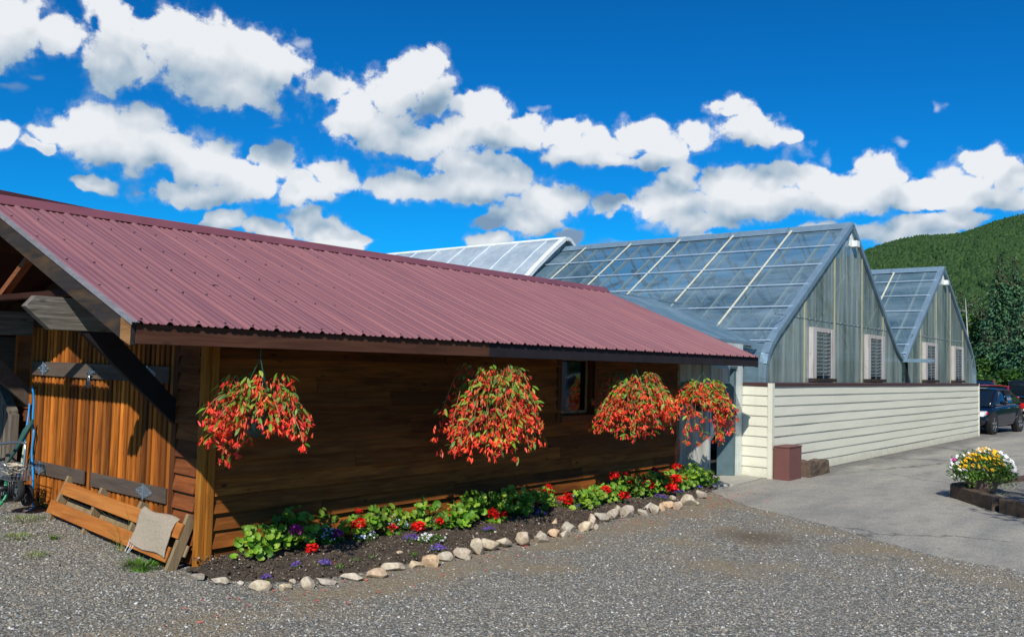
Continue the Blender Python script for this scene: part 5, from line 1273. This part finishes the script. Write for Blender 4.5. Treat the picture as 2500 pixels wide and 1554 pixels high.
p = at(516, 1388, 2, .0); o = MB().obox((p[0]+.05, p[1], .03), (.11, -.02, .01), (.015, .035, 0), (0, 0, .02)).build('concrete_chip', 'concrete', None, bevel=.008); tag(o, 'short pale concrete strip at the foot of the corner post', 'stone')
# crumbs of earth and grit over the soil
def crumbs():
    n = 9000; r = np.random.RandomState(77); x = r.uniform(-.1, 8.5, n); y = bed_front(x)*r.uniform(.08, 1.06, n); z = np.array([bed_z(a, min(b, -.01)) for a, b in zip(x, y)])+.026
    s = .006*np.exp(r.normal(0, .5, n)); V, F = scat(oct_v, oct_f, rot_eul(r.uniform(-1, 1, n), r.uniform(-1, 1, n), r.uniform(0, 6.3, n)), s, np.stack([x, y, z], 1))
    tag(np_mesh('soil_crumbs', V, F, 'crumb'), 'crumbs of earth and pale grit on the flowerbed', 'soil', kind='stuff')
crumbs()
# fallen petals
def petals():
    n = 520; P = []
    while len(P) < n:
        k = rnd.random()
        if k < .62: x = rnd.choice([-.1, 2.8, 2.9, 5.6, 5.6, 7.5, 7.6, 7.8])+rnd.gauss(0, .55); y = -1.25+rnd.gauss(0, .2)
        else: x = rnd.uniform(-.2, 8.3); y = rnd.uniform(-1.9, -.5)
        P.append((x, y, (bed_z(x, y)+.012 if y > bed_front(x)+.05 and -.1 < x < 8.6 else .012)))
    P += [(*at(a, b, 2, 0)[:2], .016) for a, b in ((1776, 1218), (1803, 1207), (1765, 1228), (1740, 1235), (255*2+2, 1427), (1390, 1372), (1265, 1360), (1500, 1350))]
    r = np.random.RandomState(4); n = len(P)
    V, F = scat(PETV-np.array([.5, 0, 0]), PETF, rot_eul(r.normal(0, .25, n), r.normal(0, .25, n), r.uniform(0, 6.3, n)), r.uniform(.010, .024, n)*np.where(np.arange(n) > n-9, 1.7, 1), np.array(P))
    tag(np_mesh('fallen_petals', V, F, 'fallen_petal'), 'scattered red begonia petals on the soil and gravel', 'petals', kind='stuff')
petals()

# ================================================================== PLANTER ON THE TIMBER ISLAND
cb = thing('timber_curb', 'low dark timber-edged island on the asphalt under the flower planter', 'curb', (11, -4.0, 0))
c0, c1, c2, c3 = (10.72, -3.46), (9.44, -4.40), (8.6, -5.6), (11.55, -3.40)
def tie(a, b, name='timber', h=.20, w=.17):
    a, b = np.array((*a, h/2)), np.array((*b, h/2)); MB().beam(a, b, w, h).build(name, 'timber_tie', cb, bevel=.012)
tie((10.52, -3.66), (9.46, -4.44)); tie((9.38, -4.52), (8.5, -5.8)); tie((10.66, -3.64), (12.2, -4.02)); tie((12.3, -4.05), (14, -4.6))
MB().prism([(10.55, -3.74, 0), (9.5, -4.5, 0), (8.6, -5.7, 0), (12.4, -6.5, 0), (13.8, -4.62, 0), (12.2, -4.1, 0)][::-1], (0, 0, .13)).build('gravel_bed', 'gravel', cb)
PX, PY, PZ = 10.42, -4.05, .135
pt = thing('planter', 'round dark clay pot full of yellow and white flowers on the timber island', 'planter', (PX, PY, PZ))
MB().lathe((PX, PY, PZ), [(0, 0), (.12, 0), (.17, .04), (.225, .14), (.235, .22), (.25, .225), (.25, .26), (.225, .265), (.21, .2), (0, .18)], 32).build('pot', 'terracotta', pt, True)
r = np.random.RandomState(31); nl = 3600
u = r.normal(0, 1, (nl, 3)); u[:, 2] = np.abs(u[:, 2])*1.1-.55; u /= np.linalg.norm(u, axis=1)[:, None]; rad = r.uniform(.62, 1.02, nl)*(1+.10*np.sin(u[:, 0]*7+u[:, 1]*5))
P = np.array([PX, PY, PZ+.32])+u*rad[:, None]*np.array([.43, .43, .31]); okk = P[:, 2] > PZ+.04; okk &= ~((np.hypot(P[:, 0]-PX, P[:, 1]-PY) < .26) & (P[:, 2] < PZ+.2)); P = P[okk]; n = len(P)
V, F = scat(LV*np.array([1, 1.5, 1]), LF, rot_eul(r.normal(0, .6, n), r.uniform(-.9, .9, n), r.uniform(0, 6.3, n)), r.uniform(.03, .055, n), P); np_mesh('foliage', V, F, 'fine_leaf', pt)
def spots(n, az0, az1, e0, e1, mat, fs, sd, nm='flowers'):
    r = np.random.RandomState(sd); a = np.radians(r.uniform(az0, az1, n)); e = np.radians(r.uniform(e0, e1, n))
    u = np.stack([np.cos(a)*np.cos(e), np.sin(a)*np.cos(e), np.sin(e)], 1); P = np.array([PX, PY, PZ+.32])+u*np.array([.45, .45, .34])
    E_ = rot_eul(r.uniform(.2, .9, n), r.uniform(-.9, -.2, n), r.uniform(0, 1, n))
    for k in range(n):
        V, F = scat(FV, FF, E_[k:k+1], [fs*r.uniform(.8, 1.2)], P[k:k+1]); np_mesh(nm, V, F, mat, pt)
# azimuth 205 faces the camera, 120 photo-left, 300 photo-right
spots(62, 150, 235, 10, 50, 'yellow_petal', .030, 1, 'yellow_flower'); spots(34, 150, 330, 48, 85, 'yellow_petal', .028, 2, 'yellow_flower')
spots(46, 235, 325, 5, 60, 'white_petal', .032, 3, 'white_flower'); spots(34, 115, 165, -25, 50, 'white_petal', .028, 4, 'white_flower'); spots(14, 150, 250, 45, 80, 'white_petal', .028, 9, 'white_flower')
spots(4, 118, 128, 22, 30, 'geranium_pink', .03, 5, 'pink_flower'); spots(14, 285, 300, -20, 0, 'lobelia', .034, 6, 'violet_flower')

# ================================================================== TREES
def spruce(x, y, H_, R_, seed, lab, tips=True, trunk=True, base=.06):
    r = np.random.RandomState(seed); z0 = 0; t_ = thing('spruce_tree', lab, 'tree', (x, y, z0), 'trees behind the parked cars')
    MB().tube([(x, y, 0), (x+r.normal(0, .05), y, H_*.5), (x, y, H_*.985)], [.016*H_, .010*H_, .01], 8).build('trunk', 'bark', t_)
    P, E, S_, tp = [], [], [], []
    nlev = int(H_*4.2)
    for k in range(nlev):
        q = k/nlev; z = H_*(base+(1-base)*q); rad = R_*(1-q)**.85*r.uniform(.75, 1.15)+.08; nb = int(7+6*(1-q))
        for b in range(nb):
            a = 2*PI*(b+r.rand())/nb; L = rad*r.uniform(.65, 1.15); n = max(3, int(L/.13))
            for s in range(n):
                f = (s+.6)/n
                for _ in range(2):
                    P.append((x+math.cos(a)*L*f+r.normal(0, .05), y+math.sin(a)*L*f+r.normal(0, .05), z+.12*L*f-.42*L*f*f+r.normal(0, .04))); E.append((r.normal(0, .5), .25+r.normal(0, .35), a+r.choice([-1, 1])*r.uniform(.3, 1.0))); S_.append(r.uniform(.17, .32)*(1 if q < .85 else .6)); tp.append(q > .78 and tips and r.rand() < .5)
    P, E, S_, tp = map(np.array, (P, E, S_, tp)); tp = tp.astype(bool)
    V, F = scat(LV*np.array([1, 1.3, 1]), LF, rot_eul(E[:, 0], E[:, 1], E[:, 2]), S_, P); np_mesh('crown', V, F, 'spruce_needles', t_, False, 'spruce_tips', np.repeat(tp, len(LF)))
    return t_
def broad(x, y, H_, R_, seed, lab, name='birch_tree', mat='broadleaf', n=5200, z0=0, low=.12, leaf=.16, bark='bark', group='trees behind the parked cars', cat_='tree'):
    r = np.random.RandomState(seed); t_ = thing(name, lab, cat_, (x, y, z0), group)
    tk = MB(); tk.tube([(x, y, z0), (x+.02*H_*r.normal(), y, z0+H_*.4), (x+.03*H_*r.normal(), y, z0+H_*.85)], [.018*H_, .012*H_, .01], 8)
    lobes = []
    for k in range(15):
        a = r.uniform(0, 2*PI); q = r.uniform(low, .96); rr = R_*math.sin(PI*min(.98, q*.85+.12))**.7*r.uniform(.15, .8); c = np.array([x+rr*math.cos(a), y+rr*math.sin(a), z0+H_*q]); lobes.append((c, R_*r.uniform(.28, .55)*(1 if q < .75 else .7)))
        tk.tube([(x, y, z0+H_*max(.1, q-.25)), tuple((c+np.array([x, y, z0+H_*q]))/2-np.array([0, 0, .1])), tuple(c)], [.006*H_, .004*H_, .01], 5)
    tk.build('trunk', bark, t_)
    P = []
    for c, s in lobes:
        m = n//15; u = r.normal(0, 1, (m, 3)); u /= np.linalg.norm(u, axis=1)[:, None]; P.append(c+u*s*(r.rand(m, 1)**.45)*np.array([1, 1, .8]))
    P = np.concatenate(P); m = len(P)
    V, F = scat(LV*np.array([1, 2.0, 1]), LF, rot_eul(r.normal(0, .7, m), r.uniform(-.9, .9, m), r.uniform(0, 6.3, m)), r.uniform(.7, 1.3, m)*leaf, P); np_mesh('crown', V, F, mat, t_)
    return t_
def top_at(px, py, X): p = at(px, py, 0, X); return p
for i, (px, py, X_, R_, lab) in enumerate(((2441, 612, 60, 2.0, 'tall dark spruce with a brown cone-laden top, left of the pair at the right edge'), (2477, 618, 62, 2.3, 'tall dense spruce with a golden-green top at the right edge'), (2512, 672, 58, 2.2, 'spruce cut off by the right photo edge with a brown top'),
        (2396, 722, 66, 2.0, 'slender spruce standing among others left of the tall pair'), (2322, 684, 76, 2.2, 'dark pointed spruce just clearing the second greenhouse gable'), (2460, 790, 54, 2.2, 'blue-green spruce standing in front of the tall pair'), (2424, 720, 64, 2.0, 'dark spruce tucked just left of the brown-topped one'),
        (2346, 705, 72, 2.2, 'second pointed spruce right of the gable'), (2372, 728, 68, 2.2, 'dark spruce behind the bare grey trunk'), (2500, 760, 52, 2.2, 'spruce with low branches above the black car'), (2410, 800, 57, 2.0, 'shorter dark spruce above the red cars'))):
    p = top_at(px, py, X_); spruce(p[0], p[1], p[2], R_, 60+i, lab)
for i, (px, py, X_, R_, n_, lab) in enumerate(((2352, 770, 64, 2.4, 6000, 'leafy tree right behind the end of the second greenhouse'), (2385, 840, 58, 2.0, 5600, 'round leafy tree just above the red car roofs'), (2432, 870, 54, 1.9, 5600, 'bushy mid-green tree behind the dark blue car'), (2400, 915, 50, 1.4, 4200, 'low green bush behind the farthest red car'),
        (2468, 905, 50, 1.5, 4600, 'leafy bush between the blue car and the black car'), (2300, 800, 74, 2.8, 6500, 'leafy tree hidden mostly by the second greenhouse'), (2540, 800, 60, 2.8, 5000, 'leafy tree just outside the right photo edge'))):
    p = top_at(px, py, X_); broad(p[0], p[1], p[2], R_, 90+i, lab, 'leafy_tree', n=n_, leaf=.17, low=.05)
p = at(2362, 728, 0, 58); dt = MB(); dt.tube([(p[0], p[1], 0), (p[0]+.1, p[1], p[2]*.6), (p[0]-.1, p[1]+.1, p[2])], [.07, .05, .015], 6)
for k in range(9): z = p[2]*(.45+.06*k); a = k*2.1; dt.tube([(p[0], p[1], z), (p[0]+.5*math.cos(a), p[1]+.5*math.sin(a), z+.15)], [.018, .006], 4)
tag(dt.build('bare_tree', 'birch_bark', None), 'thin bare grey trunk standing in front of the leafy trees', 'tree')
# the yard opposite the shed: trees that the window mirrors and that shade the right foreground
broad(3.2, -9.5, 7.4, 2.4, 201, 'birch beside the yard just outside the photo, its branches shading the asphalt', 'birch_tree', n=3600, low=.5, leaf=.11, bark='birch_bark', group='yard trees outside the view')
for i, (x, y, h) in enumerate(((20, -13, 8), (23, -15.5, 9), (26, -18, 9), (16, -17, 9), (30, -20, 10), (12, -21, 10), (6, -23, 10), (0, -25, 10), (-8, -27, 10), (36, -18, 10), (-30, -14, 10), (-32, -4, 10), (32, -12, 8))): broad(x, y, h, 2.8, 210+i, f'{ordn(i)} leafy yard tree added opposite the shed, outside the view', 'leafy_tree', n=2600, low=.1, leaf=.24, bark='birch_bark', group='yard trees outside the view')  # unseen trees, added to cut the sky light reaching the wall
# ================================================================== CARS
def car(name, lab, loc, ang, L, W, H_, kind, paint, rear_suv=False):
    """x forward (front at -x), built from lofted sections; returns the root"""
    t_ = thing(name, lab, 'car', (0, 0, 0))
    hw = W/2; gc = .17
    if kind == 'suv': sec = [(-L/2, .45, .75, .0), (-L/2+.12, .35, .98, 0), (-L/2+1.1, .28, 1.08, 0), (-L/2+1.55, .28, 1.12, .62), (-L/2+2.2, .28, 1.14, 1), (L/2-.5, .28, 1.14, 1.), (L/2-.12, .30, 1.12, .93), (L/2-.02, .36, 1.02, .0)]
    else: sec = [(-L/2, .30, .62, 0), (-L/2+.15, .22, .72, 0), (-L/2+.9, .18, .90, 0), (-L/2+1.15, .18, .94, .1), (-L/2+1.75, .18, .97, .93), (-.05, .18, .98, 1), (L/2-1.2, .18, 1.0, .93), (L/2-.35, .2, 1.02, .35), (L/2-.05, .28, .98, .0), (L/2, .40, .80, 0)]
    belt = lambda x: np.interp(x, [s[0] for s in sec], [s[2] for s in sec])
    # body below the belt
    V = []; F = []; n = 10
    for x, lo, up_, c in sec:
        e = abs(x)/(L/2); wf = hw*(1-.16*max(0, e-.72)/.28)
        prof = [(-wf*.9, lo), (-wf*.985, lo+.12), (-wf, (lo+up_)/2), (-wf*.97, up_-.08), (-wf*.88, up_), (wf*.88, up_), (wf*.97, up_-.08), (wf, (lo+up_)/2), (wf*.985, lo+.12), (wf*.9, lo)]
        V += [(x, y, z) for y, z in prof]
    for i in range(len(sec)-1):
        for j in range(n): F.append((i*n+j, (i+1)*n+j, (i+1)*n+(j+1) % n, i*n+(j+1) % n))
    F += [tuple(range(n))[::-1], tuple(range((len(sec)-1)*n, len(sec)*n))]
    # wheel arches are dark discs set into the flanks
    body = MB().add(V, F).build('body', paint, t_, True); s = body.modifiers.new('s', 'SUBSURF'); s.levels = 2; s.render_levels = 2
    ed_ = body.modifiers.new('e', 'EDGE_SPLIT') if False else None
    # cabin: glasshouse and roof
    cs = [x for x in sec if x[3] > 0]
    V = []; F = []
    G = []
    for x, lo, up_, c in cs:
        z = up_-.02+(H_-up_+.02)*c; wt = hw*(.86-.15*c); wb = hw*.87; V += [(x, -wb, up_-.03), (x, -wt, z), (x, -wt*.6, z+.02*c), (x, wt*.6, z+.02*c), (x, wt, z), (x, wb, up_-.03)]
    x0, lo, up_, c = sec[sec.index(cs[0])-1]; V = [(x0, -hw*.8, up_-.02)]*1+[(x0, -hw*.78, up_)]+[(x0, -hw*.4, up_+.01), (x0, hw*.4, up_+.01), (x0, hw*.78, up_), (x0, hw*.8, up_-.02)]+V
    m = len(cs)+1
    x1, lo, up_, c = sec[min(len(sec)-1, sec.index(cs[-1])+1)]; V += [(x1, -hw*.8, up_-.02), (x1, -hw*.78, up_), (x1, -hw*.4, up_+.01), (x1, hw*.4, up_+.01), (x1, hw*.78, up_), (x1, hw*.8, up_-.02)]; m += 1
    for i in range(m-1):
        for j in range(5): F.append((i*6+j, (i+1)*6+j, (i+1)*6+j+1, i*6+j+1))
    MB().add(V, F).build('windows', 'car_glass', t_, True)
    # painted roof skin and pillars just outside the glass
    rp_ = MB(); off = .012
    tops = [(x, up_-.02+(H_-up_+.02)*c, hw*(.86-.15*c)) for x, lo, up_, c in cs if c > .8]
    V = []
    for x, z, w in tops: V += [(x, -w-.004, z-.015), (x, -w*.95, z+off), (x, -w*.5, z+off+.03), (x, w*.5, z+off+.03), (x, w*.95, z+off), (x, w+.004, z-.015)]
    F = [(i*6+j, (i+1)*6+j, (i+1)*6+j+1, i*6+j+1) for i in range(len(tops)-1) for j in range(5)]
    rp_.add(V, F).build('roof', paint, t_, True)
    pl_ = MB()
    for sg in (-1, 1):
        pts = [(sec[sec.index(cs[0])-1][0], sg*hw*.80, sec[sec.index(cs[0])-1][2])]+[(x, sg*(w+.004), z-.01) for x, z, w in tops]+[(x1, sg*hw*.79, up_)]
        pl_.tube(pts, .032, 6); xm = (tops[0][0]+tops[-1][0])/2+.1; pl_.beam((xm, sg*hw*.885, belt(xm)-.02), (xm+.05, sg*(tops[0][2]+.006), H_-.04), .03, .07, (1, 0, 0))
        if kind == 'suv': pl_.beam((tops[-1][0]-.75, sg*hw*.885, 1.1), (tops[-1][0]-.75, sg*(tops[0][2]+.006), H_-.05), .03, .12, (1, 0, 0)); 
    pl_.build('pillars', paint, t_, True)
    wr = .33 if kind != 'suv' else .37
    for sx in (-L/2+.82, L/2-.82):
        for sg in (-1, 1):
            MB().tube([(sx, sg*(hw-.12), wr+.03), (sx, sg*(hw+.006), wr+.03)], wr+.06, 24).build('wheel_arch', 'black_plastic', t_)
            wheel(np.array([sx, sg*(hw-.09), wr]), wr, .215, par=t_, ax=(0, 1, 0), rimm='chrome')
    for sg in (-1, 1):
        MB().obox((-L/2+.20, sg*hw*.70, .68 if kind != 'suv' else .86), (.18, 0, .02), (0, .2, 0), (0.02, 0, .07)).build('headlight', 'lamp_clear', t_, True, bevel=.02)
        MB().obox((-L/2+.34, sg*hw*.93, .70 if kind != 'suv' else .88), (.05, 0, .01), (0, .03, 0), (0, 0, .035)).build('indicator', 'lamp_red', t_, True, bevel=.01)
        MB().obox((L/2-.08, sg*hw*.80, .88 if kind != 'suv' else 1.0), (.05, 0, 0), (0, .14, 0), (0, 0, .10 if kind != 'suv' else .16)).build('tail_light', 'lamp_red', t_, True, bevel=.015)
        MB().obox((tops[0][0]-.35, sg*(hw+.10), belt(tops[0][0])+.06), (.05, 0, 0), (0, .10, 0), (0, 0, .06)).build('mirror', paint, t_, True, bevel=.03)
        hd = MB()
        for xh in (tops[0][0]+.55, tops[0][0]+1.45): hd.obox((xh, sg*(hw*.985), belt(xh)-.14), (.09, 0, 0), (0, .02, 0), (0, 0, .012))
        hd.build('door_handles', 'chrome', t_)
        MB().box(tops[0][0]-.5, tops[-1][0]+.2, sg*hw*.905-.008, sg*hw*.905+.008, belt(0)-.035, belt(0)-.015).build('belt_trim', 'chrome', t_)
    MB().obox((-L/2-.005, 0, .38), (.03, 0, 0), (0, hw*.62, 0), (0, 0, .09)).build('grille', 'black_plastic', t_, True, bevel=.015)
    MB().box(-L/2-.045, -L/2-.03, -.3, .3, .44, .46).build('grille_bar', 'chrome', t_)
    if rear_suv:
        MB().box(L/2-.02, L/2+.10, -hw*.92, hw*.92, .42, .60).build('bumper', 'black_plastic', t_, True, bevel=.03)
        MB().box(L/2-.0, L/2+.012, -hw*.72, hw*.72, 1.14, 1.62).build('rear_window', 'car_glass', t_, bevel=.02)
        MB().box(L/2+.10, L/2+.115, -.16, .16, .47, .60).build('number_plate', 'plate_white', t_)
        for y_ in (-.62, .62): MB().box(L/2+.10, L/2+.112, y_-.14, y_+.14, .46, .585).build('bumper_pad', 'plate_white', t_)
        MB().box(L/2+.0, L/2+.02, hw*.5, hw*.62, .84, .97).build('sticker', 'plate_yellow', t_)
        MB().prism([(L/2+.012, 0, .93), (L/2+.012, -.05, .86), (L/2+.012, .05, .86)], (.01, 0, 0)).build('emblem', 'chrome', t_)
    t_.location = loc; t_.rotation_euler = (0, 0, ang)
    return t_
# front wheel of the blue car at (27.7,-.85), rear wheel at (30.3,-1.15)
L_ = 4.25; W_ = 1.76; ang = math.atan2(-.115, .993); fx = np.array([27.7, -.85])
cxy = fx+np.array([math.cos(ang), math.sin(ang)])*(L_/2-.82)+np.array([-math.sin(ang), math.cos(ang)])*(W_/2-.09)
car('parked_car', 'dark blue hatchback facing left, half hidden by the cream wall end', (cxy[0], cxy[1], 0), ang, L_, W_, 1.47, 'hatch', 'car_blue')
p = at(2507, 1035, 0, 38.6); d = math.atan2(p[1]-CAM[1], p[0]-CAM[0])
car('parked_car', 'black off-road car seen from behind at the right edge, yellow sticker on its tail', (38.6+2.3, p[1]+.25, 0), PI+.12, 4.6, 1.85, 1.74, 'suv', 'car_grey', True)
p = at(2400, 1000, 0, 43); car('parked_car', 'red estate farthest back, only its roof above the blue car', (43, p[1]+.2, 0), .25, 4.5, 1.8, 1.70, 'suv', 'car_red')
p = at(2432, 1000, 0, 38.5); car('parked_car', 'red hatchback between the blue car and the farthest red car', (38.2, p[1]+.1, 0), .1, 4.2, 1.75, 1.50, 'hatch', 'car_red')
tl = thing('reflection_trailer', 'white box trailer added outside the view for a pale reflection in the shed window', 'trailer', (15.3, -9.2, 0))  # unseen trailer, added so the window pane reflects something pale
MB().box(14.0, 16.62, -10.4, -8.05, .55, 2.6).build('box', 'white_paint', tl, bevel=.02); MB().beam((14, -9.2, .6), (12.6, -9.2, .5), .08, .08).build('drawbar', 'dark_metal', tl)
for y_ in (-10.3, -8.15): wheel(np.array([15.3, y_, .36]), .36, .2, par=tl, ax=(0, 1, 0))
p = (19.6, -9.6); car('pickup_car', 'light car in the yard outside the view, mirrored in the shed window', (p[0], p[1], 0), 1.2, 4.6, 1.85, 1.6, 'suv', 'steel_blue')
